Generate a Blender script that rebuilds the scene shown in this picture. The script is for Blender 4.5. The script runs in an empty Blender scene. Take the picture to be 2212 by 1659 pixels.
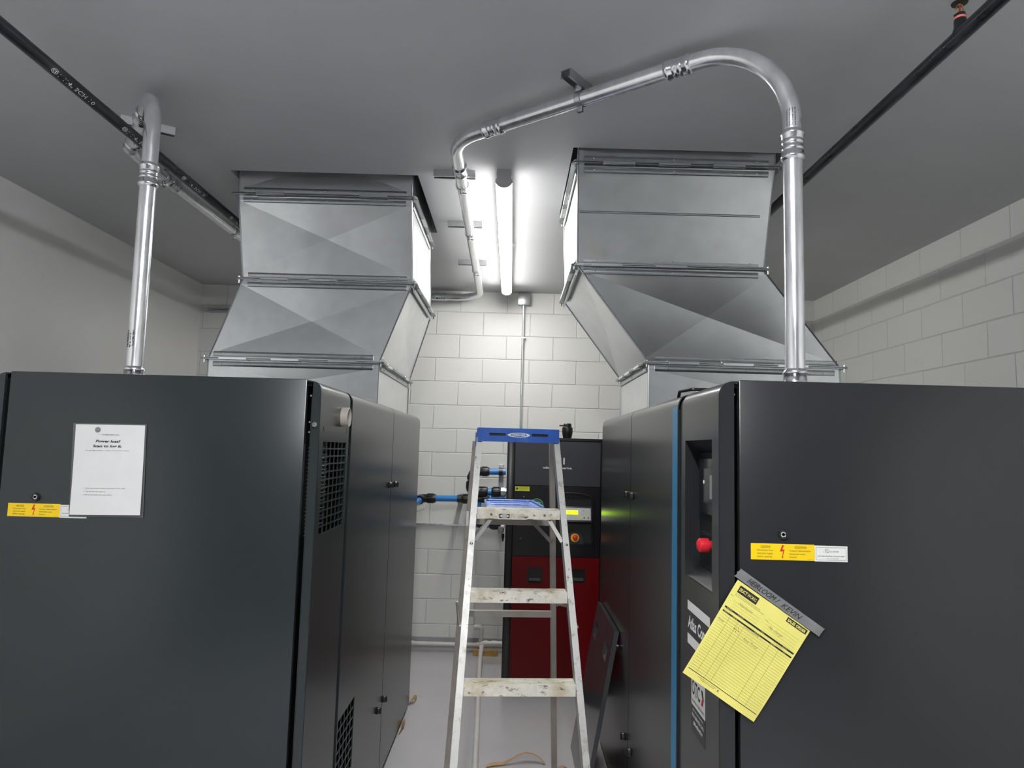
import bpy, bmesh, math, random
from mathutils import Vector as V, Matrix
random.seed(7)
S = bpy.context.scene
C = S.collection
PI = math.pi

# ------------------------------------------------------------------ camera
cd = bpy.data.cameras.new('camera')
cd.sensor_width = 36.0
cd.lens = 24.5003
cd.clip_start = 0.05
cam = bpy.data.objects.new('camera', cd)
C.objects.link(cam)
RX = (0.999633, -0.001695, 0.027049)
UX = (-0.027088, -0.094322, 0.995173)
BX = (0.000864, -0.99554, -0.094334)
cam.matrix_world = Matrix(((RX[0], UX[0], BX[0], 0), (RX[1], UX[1], BX[1], 0), (RX[2], UX[2], BX[2], 1.66314), (0, 0, 0, 1)))
S.camera = cam

# ------------------------------------------------------------------ world, view
w = bpy.data.worlds.new('world')
S.world = w
w.use_nodes = True
w.node_tree.nodes['Background'].inputs[0].default_value = (0.5, 0.52, 0.55, 1)
w.node_tree.nodes['Background'].inputs[1].default_value = 0.1
S.view_settings.view_transform = 'Standard'
S.view_settings.look = 'None'
S.view_settings.exposure = 0.76
S.view_settings.gamma = 1.0
S.view_settings.use_curve_mapping = False
TUBE = 30.0          # radiance of the fluorescent lens
TUBE2 = 118.0         # the fixture behind the camera
S.cycles.diffuse_bounces = 8

ZC = 3.027           # ceiling
XL, XR, YB, YF = -2.726, 2.606, 5.97, -5.0

# ------------------------------------------------------------------ materials
def mat(name, color, rough=0.5, metal=0.0, var=0.0, vscale=6.0, bump=0.0, bscale=60.0, rvar=0.0, stretch=None,
        spots=None, spec=0.5, coat=0.0, emit=None, estr=0.0, alpha=None, trans=0.0, bdist=0.002, ior=1.5):
    m = bpy.data.materials.new(name)
    m.use_nodes = True
    nt = m.node_tree
    b = nt.nodes['Principled BSDF']
    b.inputs['Base Color'].default_value = (*color, 1)
    b.inputs['Roughness'].default_value = rough
    b.inputs['Metallic'].default_value = metal
    b.inputs['Specular IOR Level'].default_value = spec
    b.inputs['Coat Weight'].default_value = coat
    b.inputs['Coat Roughness'].default_value = 0.14
    b.inputs['IOR'].default_value = ior
    b.inputs['Transmission Weight'].default_value = trans
    if alpha is not None:
        b.inputs['Alpha'].default_value = alpha
    if emit:
        b.inputs['Emission Color'].default_value = (*emit, 1)
        b.inputs['Emission Strength'].default_value = estr
    N, L = nt.nodes.new, nt.links.new
    if var or bump or rvar or spots:
        tc = N('ShaderNodeTexCoord')
        src = tc.outputs['Object']
        if stretch:
            mp = N('ShaderNodeMapping')
            mp.inputs['Scale'].default_value = stretch
            L(src, mp.inputs[0])
            src = mp.outputs[0]
    col = None
    if var or rvar:
        n = N('ShaderNodeTexNoise')
        n.inputs['Scale'].default_value = vscale
        n.inputs['Detail'].default_value = 6
        n.inputs['Roughness'].default_value = 0.6
        L(src, n.inputs['Vector'])
        if var:
            r = N('ShaderNodeMapRange')
            r.inputs['From Min'].default_value = 0.3
            r.inputs['From Max'].default_value = 0.7
            r.inputs['To Min'].default_value = 1 - var
            r.inputs['To Max'].default_value = 1 + var
            L(n.outputs['Fac'], r.inputs['Value'])
            mx = N('ShaderNodeMix')
            mx.data_type = 'RGBA'
            mx.blend_type = 'MULTIPLY'
            mx.inputs['Factor'].default_value = 1
            mx.inputs['A'].default_value = (*color, 1)
            L(r.outputs['Result'], mx.inputs['B'])
            col = mx.outputs['Result']
        if rvar:
            r = N('ShaderNodeMapRange')
            r.inputs['From Min'].default_value = 0.3
            r.inputs['From Max'].default_value = 0.7
            r.inputs['To Min'].default_value = max(0.02, rough - rvar)
            r.inputs['To Max'].default_value = rough + rvar
            L(n.outputs['Fac'], r.inputs['Value'])
            L(r.outputs['Result'], b.inputs['Roughness'])
    for sp in (spots or []):     # (colour, noise scale, threshold lo, hi, stretch, strength)
        n = N('ShaderNodeTexNoise')
        n.inputs['Scale'].default_value = sp[1]
        n.inputs['Detail'].default_value = 8
        n.inputs['Roughness'].default_value = 0.65
        mp = N('ShaderNodeMapping')
        mp.inputs['Scale'].default_value = sp[4]
        mp.inputs['Location'].default_value = (sp[1] * .37, sp[1] * .11, sp[1] * .71)
        L(tc.outputs['Object'], mp.inputs[0])
        L(mp.outputs[0], n.inputs['Vector'])
        r = N('ShaderNodeMapRange')
        r.inputs['From Min'].default_value = sp[2]
        r.inputs['From Max'].default_value = sp[3]
        r.inputs['To Max'].default_value = sp[5]
        L(n.outputs['Fac'], r.inputs['Value'])
        mx = N('ShaderNodeMix')
        mx.data_type = 'RGBA'
        mx.inputs['B'].default_value = (*sp[0], 1)
        if col is None:
            mx.inputs['A'].default_value = (*color, 1)
        else:
            L(col, mx.inputs['A'])
        L(r.outputs['Result'], mx.inputs['Factor'])
        col = mx.outputs['Result']
    if col is not None:
        L(col, b.inputs['Base Color'])
    if bump:
        n = N('ShaderNodeTexNoise')
        n.inputs['Scale'].default_value = bscale
        n.inputs['Detail'].default_value = 4
        L(src, n.inputs['Vector'])
        bp = N('ShaderNodeBump')
        bp.inputs['Strength'].default_value = bump
        bp.inputs['Distance'].default_value = bdist
        L(n.outputs['Fac'], bp.inputs['Height'])
        L(bp.outputs[0], b.inputs['Normal'])
    return m

def block_mat(name, axis, off):
    m = bpy.data.materials.new(name)
    m.use_nodes = True
    nt = m.node_tree
    N, L = nt.nodes.new, nt.links.new
    b = nt.nodes['Principled BSDF']
    b.inputs['Roughness'].default_value = 0.5
    tc = N('ShaderNodeTexCoord')
    sx = N('ShaderNodeSeparateXYZ')
    L(tc.outputs['Object'], sx.inputs[0])
    ad = N('ShaderNodeMath'); ad.operation = 'ADD'
    ad.inputs[1].default_value = -off + 0.4064 * 40
    L(sx.outputs[axis], ad.inputs[0])
    az = N('ShaderNodeMath'); az.operation = 'ADD'
    az.inputs[1].default_value = 0.2032 * 20
    L(sx.outputs['Z'], az.inputs[0])
    cb = N('ShaderNodeCombineXYZ')
    L(ad.outputs[0], cb.inputs[0]); L(az.outputs[0], cb.inputs[1])
    # slight waviness of the joints
    nw = N('ShaderNodeTexNoise'); nw.inputs['Scale'].default_value = 5
    L(tc.outputs['Object'], nw.inputs['Vector'])
    vs = N('ShaderNodeVectorMath'); vs.operation = 'MULTIPLY_ADD'
    vs.inputs[1].default_value = (0.008, 0.008, 0)
    vs.inputs[2].default_value = (-0.004, -0.004, 0)
    L(nw.outputs['Color'], vs.inputs[0])
    va = N('ShaderNodeVectorMath')
    L(cb.outputs[0], va.inputs[0]); L(vs.outputs[0], va.inputs[1])
    def brick(ms, sm):
        k = N('ShaderNodeTexBrick')
        k.inputs['Scale'].default_value = 1
        k.inputs['Brick Width'].default_value = 0.4064
        k.inputs['Row Height'].default_value = 0.2032
        k.inputs['Mortar Size'].default_value = ms
        k.inputs['Mortar Smooth'].default_value = sm
        k.inputs['Bias'].default_value = 0
        k.inputs['Color1'].default_value = (0, 0, 0, 1)
        k.inputs['Color2'].default_value = (1, 1, 1, 1)
        k.offset = 0.5; k.offset_frequency = 2
        L(va.outputs[0], k.inputs['Vector'])
        return k
    k = brick(0.006, 0.9)
    # base colour: painted block, small tonal change per block, scuffs
    base = (0.77, 0.77, 0.745)
    m1 = N('ShaderNodeMix'); m1.data_type = 'RGBA'
    m1.inputs['A'].default_value = (base[0] * .97, base[1] * .97, base[2] * .97, 1)
    m1.inputs['B'].default_value = (*base, 1)
    L(k.outputs['Color'], m1.inputs['Factor'])
    mo = N('ShaderNodeMix'); mo.data_type = 'RGBA'
    mo.inputs['B'].default_value = (0.52, 0.52, 0.50, 1)
    L(m1.outputs['Result'], mo.inputs['A'])
    mm = N('ShaderNodeMath'); mm.operation = 'MULTIPLY'; mm.inputs[1].default_value = 0.22
    L(k.outputs['Fac'], mm.inputs[0]); L(mm.outputs[0], mo.inputs['Factor'])
    ns = N('ShaderNodeTexNoise'); ns.inputs['Scale'].default_value = 3.2; ns.inputs['Detail'].default_value = 9
    ns.inputs['Roughness'].default_value = 0.7
    L(tc.outputs['Object'], ns.inputs['Vector'])
    rs = N('ShaderNodeMapRange'); rs.inputs['From Min'].default_value = 0.62; rs.inputs['From Max'].default_value = 0.8
    rs.inputs['To Max'].default_value = 0.35
    L(ns.outputs['Fac'], rs.inputs['Value'])
    ms_ = N('ShaderNodeMix'); ms_.data_type = 'RGBA'; ms_.inputs['B'].default_value = (0.36, 0.36, 0.34, 1)
    L(mo.outputs['Result'], ms_.inputs['A']); L(rs.outputs['Result'], ms_.inputs['Factor'])
    L(ms_.outputs['Result'], b.inputs['Base Color'])
    # bump: recessed joints, sandy face with clusters of pits
    nb = N('ShaderNodeTexNoise'); nb.inputs['Scale'].default_value = 70; nb.inputs['Detail'].default_value = 5
    L(tc.outputs['Object'], nb.inputs['Vector'])
    nc = N('ShaderNodeTexNoise'); nc.inputs['Scale'].default_value = 5
    L(tc.outputs['Object'], nc.inputs['Vector'])
    rc = N('ShaderNodeMapRange'); rc.inputs['From Min'].default_value = 0.5; rc.inputs['From Max'].default_value = 0.7
    rc.inputs['To Min'].default_value = 0.10; rc.inputs['To Max'].default_value = 0.30
    L(nc.outputs['Fac'], rc.inputs['Value'])
    mu = N('ShaderNodeMath'); mu.operation = 'MULTIPLY'
    L(nb.outputs['Fac'], mu.inputs[0]); L(rc.outputs['Result'], mu.inputs[1])
    su = N('ShaderNodeMath'); su.operation = 'SUBTRACT'
    L(mu.outputs[0], su.inputs[0]); L(k.outputs['Fac'], su.inputs[1])
    bp = N('ShaderNodeBump'); bp.inputs['Strength'].default_value = 0.9; bp.inputs['Distance'].default_value = 0.004
    L(su.outputs[0], bp.inputs['Height']); L(bp.outputs[0], b.inputs['Normal'])
    return m

M = {}
M['block_back'] = block_mat('painted_block_back', 'X', -0.2672)
M['block_right'] = block_mat('painted_block_right', 'Y', 5.6186 + .2032)
M['plaster'] = mat('painted_plaster', (0.79, 0.785, 0.77), 0.55, var=.03, vscale=2, bump=.15, bscale=40,
                   spots=[((0.30, 0.30, 0.30), 2.3, .68, .85, (1, 1, 1), .5)])
M['ceiling'] = mat('ceiling_paint', (0.50, 0.505, 0.52), 0.5, var=.04, vscale=1.6, bump=.25, bscale=28, bdist=.003,
                   spots=[((0.08, 0.08, 0.09), 26, .76, .8, (1, 1, 1), .8), ((0.7, 0.7, 0.7), 9, .76, .80, (1, 1, 1), .5)])
M['floor'] = mat('grey_floor_paint', (0.50, 0.49, 0.50), 0.22, var=.05, vscale=1.2, bump=.06, bscale=7, rvar=.03,
                 spots=[((0.14, 0.14, 0.14), 5.1, .66, .78, (1, 1, 1), .3)])
M['wall_grey'] = mat('dark_grey_wall_paint', (0.26, 0.265, 0.27), 0.5, var=.05, vscale=2)
M['cove'] = mat('grey_skirting_paint', (0.30, 0.30, 0.31), 0.4, var=.08, vscale=7)
M['galv'] = mat('galvanised_sheet', (0.66, 0.68, 0.69), 0.26, 0.92, var=.07, vscale=12, bump=.06, bscale=160, bdist=.0005,
                spots=[((0.80, 0.82, 0.82), 26, .60, .72, (1, 1, 3), .22), ((0.62, 0.60, 0.36), 2.2, .60, .72, (1, 1, 1), .30)])
M['galv_edge'] = mat('galvanised_frame', (0.44, 0.46, 0.47), 0.30, 1.0, var=.10, vscale=30, stretch=(1, 1, 4))
M['emt'] = mat('zinc_conduit', (0.84, 0.85, 0.87), 0.20, 0.85, var=.14, vscale=14, rvar=.07, stretch=(2, 2, .6),
               spots=[((0.30, 0.30, 0.31), 30, .70, .76, (1, 1, 1), .7)])
M['zinc'] = mat('zinc_fitting', (0.74, 0.75, 0.77), 0.18, 0.95, bump=.25, bscale=90, bdist=.001)
M['strut'] = mat('zinc_strut', (0.56, 0.57, 0.58), 0.34, 1.0, var=.08, vscale=30)
M['machine'] = mat('charcoal_machine_paint', (0.019, 0.0245, 0.0262), 0.24, 0, coat=.0, bump=.09, bscale=380, bdist=.0005, ior=1.5)
M['machine_r'] = mat('graphite_machine_paint', (0.018, 0.019, 0.021), 0.23, 0, coat=.0, bump=.09, bscale=380, bdist=.0005, ior=1.5)
M['panel'] = mat('dark_panel_paint', (0.045, 0.047, 0.052), 0.14, 0, bump=.08, bscale=300, bdist=.0005, spec=.7)
M['core'] = mat('black_interior', (0.006, 0.007, 0.008), 0.55)
M['black'] = mat('black_plastic', (0.012, 0.012, 0.013), 0.32, bump=.1, bscale=120, bdist=.001)
M['blackpipe'] = mat('black_steel_pipe', (0.014, 0.015, 0.019), 0.34, 0.0, var=.4, vscale=20, rvar=.1, bump=.3, bscale=50, bdist=.001,
                     spots=[((0.11, 0.11, 0.12), 14, .56, .72, (1, .3, 1), .5), ((0.75, 0.73, 0.68), 34, .735, .76, (1, .35, 1), .9)])
M['ink'] = mat('black_ink', (0.01, 0.01, 0.011), 0.6)
M['whiteink'] = mat('white_ink', (0.75, 0.75, 0.74), 0.6)
M['greyink'] = mat('grey_ink', (0.07, 0.07, 0.072), 0.6)
M['pencil'] = mat('faint_pen', (0.28, 0.26, 0.10), 0.7)
M['ruling'] = mat('form_ruling', (0.16, 0.13, 0.02), 0.7)
M['white'] = mat('white_paint', (0.62, 0.62, 0.61), 0.4)
M['lamp_end'] = mat('lamp_housing', (0.42, 0.42, 0.42), 0.45)
M['paper'] = mat('white_paper', (0.66, 0.66, 0.655), 0.6, var=.03, vscale=12)
M['pouch'] = mat('clear_pouch', (0.075, 0.08, 0.08), 0.12, spec=.6)
M['magnet'] = mat('grey_magnet', (0.20, 0.19, 0.175), 0.35)
M['yellow'] = mat('caution_yellow', (0.80, 0.55, 0.0), 0.4, bump=.1, bscale=150)
M['sticker'] = mat('white_sticker', (0.68, 0.68, 0.66), 0.4)
M['redprint'] = mat('red_print', (0.5, 0.01, 0.01), 0.5)
M['note'] = mat('yellow_form_paper', (0.72, 0.66, 0.17), 0.55, var=.05, vscale=9)
M['tape'] = mat('duct_tape', (0.17, 0.17, 0.175), 0.24, bump=.5, bscale=18, bdist=.004, var=.1, vscale=20)
M['blue_stripe'] = mat('blue_stripe', (0.015, 0.20, 0.40), 0.35)
M['red_knob'] = mat('red_knob', (0.62, 0.02, 0.035), 0.28)
M['yellow_ring'] = mat('yellow_ring', (0.8, 0.42, 0.0), 0.3)
M['beige'] = mat('beige_collar', (0.40, 0.37, 0.32), 0.45)
M['dryer_black'] = mat('dryer_black', (0.006, 0.006, 0.008), 0.3)
M['dryer_grey'] = mat('dryer_grey', (0.032, 0.033, 0.040), 0.4, bump=.1, bscale=300, bdist=.0005)
M['dryer_red'] = mat('dryer_red', (0.13, 0.001, 0.003), 0.32, spec=.25, bump=.1, bscale=300, bdist=.0005)
M['silver'] = mat('silver_panel', (0.48, 0.49, 0.50), 0.35)
M['lcd'] = mat('green_display', (0.3, 0.5, 0.0), 0.3, emit=(0.55, 1.0, 0.0), estr=2.2)
M['green'] = mat('green_sticker', (0.0, 0.17, 0.07), 0.4)
M['lime'] = mat('lime_label', (0.62, 0.65, 0.03), 0.4)
M['bluepipe'] = mat('blue_aluminium_pipe', (0.03, 0.22, 0.60), 0.28)
M['blueplastic'] = mat('blue_ladder_plastic', (0.01, 0.09, 0.42), 0.38, var=.2, vscale=16, spots=[((0.10, 0.22, 0.55), 12, .55, .75, (1, 1, 1), .5)])
M['bluetray'] = mat('blue_tray_plastic', (0.10, 0.22, 0.62), 0.4, var=.2, vscale=16, spots=[((0.5, 0.58, 0.75), 24, .52, .66, (1, 1, 1), .6)])
M['alu'] = mat('scuffed_aluminium', (0.46, 0.455, 0.435), 0.45, 0.4, var=.08, vscale=22, rvar=.08,
               spots=[((0.20, 0.14, 0.08), 17, .57, .68, (1, 1, .6), .7), ((0.08, 0.07, 0.06), 60, .61, .68, (1, 1, 1), .85)])
M['alu_tread'] = mat('dirty_aluminium_tread', (0.80, 0.77, 0.68), 0.45, 0.25, var=.12, vscale=16,
                     spots=[((0.46, 0.34, 0.14), 10, .48, .66, (1, 1, 1), .6), ((0.08, 0.06, 0.05), 60, .57, .66, (.5, 1, 1), .85)])
M['alu_dull'] = mat('dull_aluminium', (0.40, 0.37, 0.33), 0.42, 0.8, var=.15, vscale=8)
M['pvc'] = mat('white_pvc', (0.66, 0.64, 0.62), 0.35, var=.04, vscale=20)
M['wood'] = mat('stained_wood', (0.48, 0.28, 0.09), 0.6, var=.35, vscale=16, stretch=(1, 6, 6), bump=.3, bscale=30,
                spots=[((0.05, 0.03, 0.02), 14, .60, .68, (1, 1, 1), .8)])
M['card'] = mat('brown_cardboard', (0.50, 0.30, 0.14), 0.6, var=.15, vscale=14)
M['brass'] = mat('brass', (0.62, 0.45, 0.16), 0.3, 1.0)
M['pinkband'] = mat('pink_band', (0.75, 0.20, 0.17), 0.5)
M['glassbulb'] = mat('red_bulb', (0.3, 0.03, 0.03), 0.15)
M['chrome'] = mat('bright_metal', (0.75, 0.75, 0.74), 0.15, 1.0)
M['darkscreen'] = mat('dark_screen', (0.01, 0.011, 0.012), 0.1)
M['greylabel'] = mat('grey_screen', (0.25, 0.26, 0.26), 0.3)
M['lens_rear'] = mat('lit_lens_rear', (0.8, 0.8, 0.8), 0.5, emit=(0.97, 0.985, 1.0), estr=TUBE2)
M['lens'] = mat('lit_lens', (0.8, 0.8, 0.8), 0.5, emit=(1.0, 0.985, 0.95), estr=TUBE)

# ------------------------------------------------------------------ object helpers
ORG = {}
def tagx(o, label=None, cat=None, group=None, kind=None):
    if label: o['label'] = label
    if cat: o['category'] = cat
    if group: o['group'] = group
    if kind: o['kind'] = kind
    return o

def thing(name, label, cat, loc, group=None):
    o = bpy.data.objects.new(name, None)
    o.empty_display_size = 0.05
    C.objects.link(o)
    o.location = loc
    ORG[o.name] = V(loc)
    return tagx(o, label, cat, group)

class B:
    """a bmesh filled in world coordinates"""
    def __init__(s):
        s.bm = bmesh.new()
    def _face(s, vs):
        try:
            return s.bm.faces.new(vs)
        except ValueError:
            return None
    def box(s, a, b, bev=0.0, seg=2):
        lo = [min(a[i], b[i]) for i in range(3)]; hi = [max(a[i], b[i]) for i in range(3)]
        return s.obox([(lo[i] + hi[i]) / 2 for i in range(3)], (1, 0, 0), (0, 1, 0), (0, 0, 1), [(hi[i] - lo[i]) / 2 for i in range(3)], bev, seg)
    def obox(s, c, ax, ay, az, h, bev=0.0, seg=2):
        c, ax, ay, az = V(c), V(ax).normalized(), V(ay).normalized(), V(az).normalized()
        vs = []
        for i in (-1, 1):
            for j in (-1, 1):
                for k in (-1, 1):
                    vs.append(s.bm.verts.new(c + ax * h[0] * i + ay * h[1] * j + az * h[2] * k))
        fs = [s.bm.faces.new([vs[q] for q in f]) for f in ((0, 1, 3, 2), (4, 6, 7, 5), (0, 4, 5, 1), (2, 3, 7, 6), (0, 2, 6, 4), (1, 5, 7, 3))]
        if bev > 0:
            es = list({e for f in fs for e in f.edges})
            bmesh.ops.bevel(s.bm, geom=es, offset=bev, segments=seg, affect='EDGES', profile=0.5)
        return s
    def prism(s, pts, vec, cap=True):
        """pts: closed planar outline (3D), pushed along vec"""
        vec = V(vec)
        a = [s.bm.verts.new(V(p)) for p in pts]
        b = [s.bm.verts.new(V(p) + vec) for p in pts]
        n = len(a)
        for i in range(n):
            s._face([a[i], a[(i + 1) % n], b[(i + 1) % n], b[i]])
        if cap:
            s._face(a[::-1]); s._face(b)
        return s
    def poly(s, pts):
        s._face([s.bm.verts.new(V(p)) for p in pts])
        return s
    def loft(s, rings, closed=True, cap=True):
        rr = [[s.bm.verts.new(V(p)) for p in r] for r in rings]
        n = len(rr[0])
        for i in range(len(rr) - 1):
            for j in range(n if closed else n - 1):
                s._face([rr[i][j], rr[i][(j + 1) % n], rr[i + 1][(j + 1) % n], rr[i + 1][j]])
        if cap and closed:
            s._face(rr[0][::-1]); s._face(rr[-1])
        return s
    def lathe(s, o, d, prof, seg=28, cap=True):
        """prof: list of (radius, distance along d)"""
        o, d = V(o), V(d).normalized()
        u = d.orthogonal().normalized(); v = d.cross(u)
        rings = [[o + d * h + (u * math.cos(2 * PI * i / seg) + v * math.sin(2 * PI * i / seg)) * r for i in range(seg)] for r, h in prof]
        return s.loft(rings, True, cap)
    def cyl(s, a, b, r, seg=24, r2=None):
        a, b = V(a), V(b)
        return s.lathe(a, b - a, [(r, 0), (r if r2 is None else r2, (b - a).length)], seg)
    def tube(s, path, r, seg=24, cap=True):
        path = [V(p) for p in path]
        n = len(path)
        t0 = (path[1] - path[0]).normalized()
        u = t0.orthogonal().normalized()
        rings = []
        for i in range(n):
            t = (path[min(i + 1, n - 1)] - path[max(i - 1, 0)]).normalized()
            u = (u - t * u.dot(t)).normalized()
            v = t.cross(u)
            rings.append([path[i] + (u * math.cos(2 * PI * k / seg) + v * math.sin(2 * PI * k / seg)) * r for k in range(seg)])
        return s.loft(rings, True, cap)
    def plate(s, f, us, vs, holes, th):
        """plate in a (u,v,w) frame f with rectangular holes [(u0,u1,v0,v1)], thickness th along w"""
        us = sorted({round(x, 6) for x in list(us) + [h[0] for h in holes] + [h[1] for h in holes] if us[0] - 1e-9 <= x <= us[-1] + 1e-9})
        vs = sorted({round(x, 6) for x in list(vs) + [h[2] for h in holes] + [h[3] for h in holes] if vs[0] - 1e-9 <= x <= vs[-1] + 1e-9})
        solid = {}
        for i in range(len(us) - 1):
            for j in range(len(vs) - 1):
                cu, cv = (us[i] + us[i + 1]) / 2, (vs[j] + vs[j + 1]) / 2
                solid[i, j] = not any(h[0] < cu < h[1] and h[2] < cv < h[3] for h in holes)
        cache = {}
        def P(i, j, k):
            if (i, j, k) not in cache:
                cache[i, j, k] = s.bm.verts.new(V(f(us[i], vs[j], th * k)))
            return cache[i, j, k]
        for (i, j), ok in solid.items():
            if not ok: continue
            s._face([P(i, j, 1), P(i + 1, j, 1), P(i + 1, j + 1, 1), P(i, j + 1, 1)])
            s._face([P(i, j, 0), P(i, j + 1, 0), P(i + 1, j + 1, 0), P(i + 1, j, 0)])
            for di, dj, a, b in ((-1, 0, (0, 1), (0, 0)), (1, 0, (1, 0), (1, 1)), (0, -1, (0, 0), (1, 0)), (0, 1, (1, 1), (0, 1))):
                if not solid.get((i + di, j + dj), False):
                    s._face([P(i + a[0], j + a[1], 0), P(i + b[0], j + b[1], 0), P(i + b[0], j + b[1], 1), P(i + a[0], j + a[1], 1)])
        return s
    def make(s, name, m, parent=None, smooth=32, label=None, cat=None, group=None, kind=None, fix=True):
        if fix:
            bmesh.ops.recalc_face_normals(s.bm, faces=s.bm.faces)
        if parent is None:
            if kind == 'structure':
                org = V((0, 0, 0))
            else:
                xs = [v.co for v in s.bm.verts]
                org = V(((min(v.x for v in xs) + max(v.x for v in xs)) / 2, (min(v.y for v in xs) + max(v.y for v in xs)) / 2, min(v.z for v in xs)))
        else:
            org = ORG[parent.name]
        for v in s.bm.verts:
            v.co -= org
        me = bpy.data.meshes.new(name)
        s.bm.to_mesh(me); s.bm.free()
        if smooth:
            for p in me.polygons: p.use_smooth = True
            me.set_sharp_from_angle(angle=math.radians(smooth))
        me.materials.append(M[m])
        o = bpy.data.objects.new(name, me)
        C.objects.link(o)
        ORG[o.name] = org
        if parent is None:
            o.location = org
        else:
            o.parent = parent
        return tagx(o, label, cat, group, kind)

def make_each(bb, name, m, parent, **kw):
    """every loose piece of the builder becomes an object of its own"""
    bm = bb.bm
    bm.verts.ensure_lookup_table()
    seen = set(); out = []
    for v0 in bm.verts:
        if v0 in seen: continue
        st_, isl = [v0], []
        seen.add(v0)
        while st_:
            v = st_.pop(); isl.append(v)
            for e in v.link_edges:
                o = e.other_vert(v)
                if o not in seen: seen.add(o); st_.append(o)
        idx = {v: i for i, v in enumerate(isl)}
        n = B()
        nv = [n.bm.verts.new(v.co) for v in isl]
        fs = {f for v in isl for f in v.link_faces}
        for f in fs: n._face([nv[idx[v]] for v in f.verts])
        out.append(n.make(name, m, parent, **kw))
    bm.free()
    return out

def copy_thing(root, delta, label):
    """a copy of a thing with copies of its parts and sub-parts"""
    r = root.copy(); C.objects.link(r); r.location = root.location + V(delta); r['label'] = label
    for ch in list(root.children):
        c = ch.copy(); C.objects.link(c); c.parent = r
        for g in list(ch.children):
            d = g.copy(); C.objects.link(d); d.parent = c
    return r

def fillet(pts, rad, n=14):
    """polyline with rounded corners"""
    pts = [V(p) for p in pts]
    out = [pts[0]]
    for i in range(1, len(pts) - 1):
        p, a, b = pts[i], (pts[i - 1] - pts[i]).normalized(), (pts[i + 1] - pts[i]).normalized()
        ang = a.angle(b)
        r = rad[i - 1] if isinstance(rad, (list, tuple)) else rad
        d = r / math.tan(ang / 2)
        c = p + (a + b).normalized() * (r / math.sin(ang / 2))
        s0, s1 = (p + a * d) - c, (p + b * d) - c
        tot = s0.angle(s1)
        ax = s0.cross(s1).normalized()
        for k in range(n + 1):
            out.append(c + Matrix.Rotation(tot * k / n, 3, ax) @ s0)
    out.append(pts[-1])
    return out

def bilin(TL, TR, BR, BL, off=V((0, 0, 0)), bulge=None):
    """(s,t) in 0..1, t downwards -> point"""
    TL, TR, BR, BL = V(TL), V(TR), V(BR), V(BL)
    def f(s_, t_):
        p = (TL * (1 - s_) + TR * s_) * (1 - t_) + (BL * (1 - s_) + BR * s_) * t_ + V(off)
        return p + (bulge(s_, t_) if bulge else V((0, 0, 0)))
    return f

def sheet(f, m, name, parent, nu=1, nv=1, th=0.0004, nrm=(0, -1, 0), **kw):
    b = B(); n = V(nrm) * th
    g = [[b.bm.verts.new(f(i / nu, j / nv) + n) for i in range(nu + 1)] for j in range(nv + 1)]
    h = [[b.bm.verts.new(f(i / nu, j / nv)) for i in range(nu + 1)] for j in range(nv + 1)]
    for j in range(nv):
        for i in range(nu):
            b._face([g[j][i], g[j][i + 1], g[j + 1][i + 1], g[j + 1][i]])
            b._face([h[j][i], h[j + 1][i], h[j + 1][i + 1], h[j][i + 1]])
    for i in range(nu):
        b._face([g[0][i + 1], g[0][i], h[0][i], h[0][i + 1]]); b._face([g[nv][i], g[nv][i + 1], h[nv][i + 1], h[nv][i]])
    for j in range(nv):
        b._face([g[j][0], g[j + 1][0], h[j + 1][0], h[j][0]]); b._face([g[j + 1][nu], g[j][nu], h[j][nu], h[j + 1][nu]])
    return b.make(name, m, parent, **kw)

def text_verts(body, bold=0.0, shear=0.0):
    c = bpy.data.curves.new('t', 'FONT')
    c.body = body; c.size = 1.0; c.resolution_u = 2; c.offset = bold; c.shear = shear; c.fill_mode = 'FRONT'
    o = bpy.data.objects.new('t', c)
    me = bpy.data.meshes.new_from_object(o)
    vs = [v.co.copy() for v in me.vertices]; fs = [list(p.vertices) for p in me.polygons]
    bpy.data.objects.remove(o); bpy.data.curves.remove(c); bpy.data.meshes.remove(me)
    return vs, fs

def lettering(b, body, fn, x, y, h, w=None, bold=0.0, shear=0.0, align='L', cap=0.70):
    """fn(u,v) maps metres right / up to a 3D point; h = capital height, w = total width"""
    vs, fs = text_verts(body, bold, shear)
    if not vs: return b
    x0 = min(v.x for v in vs); x1 = max(v.x for v in vs)
    sy = h / cap
    sx = sy if w is None else w / (x1 - x0)
    W = (x1 - x0) * sx
    ox = x if align == 'L' else (x - W / 2 if align == 'C' else x - W)
    nv = [b.bm.verts.new(V(fn(ox + (v.x - x0) * sx, y + v.y * sy))) for v in vs]
    for f in fs:
        b._face([nv[i] for i in f])
    return b

def rect_on(b, fn, x0, y0, x1, y1):
    b.poly([fn(x0, y0), fn(x1, y0), fn(x1, y1), fn(x0, y1)])
    return b

def frame_out(b, fn, x0, y0, x1, y1, t):
    rect_on(b, fn, x0, y0, x1, y0 + t); rect_on(b, fn, x0, y1 - t, x1, y1)
    rect_on(b, fn, x0, y0 + t, x0 + t, y1 - t); rect_on(b, fn, x1 - t, y0 + t, x1, y1 - t)

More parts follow.
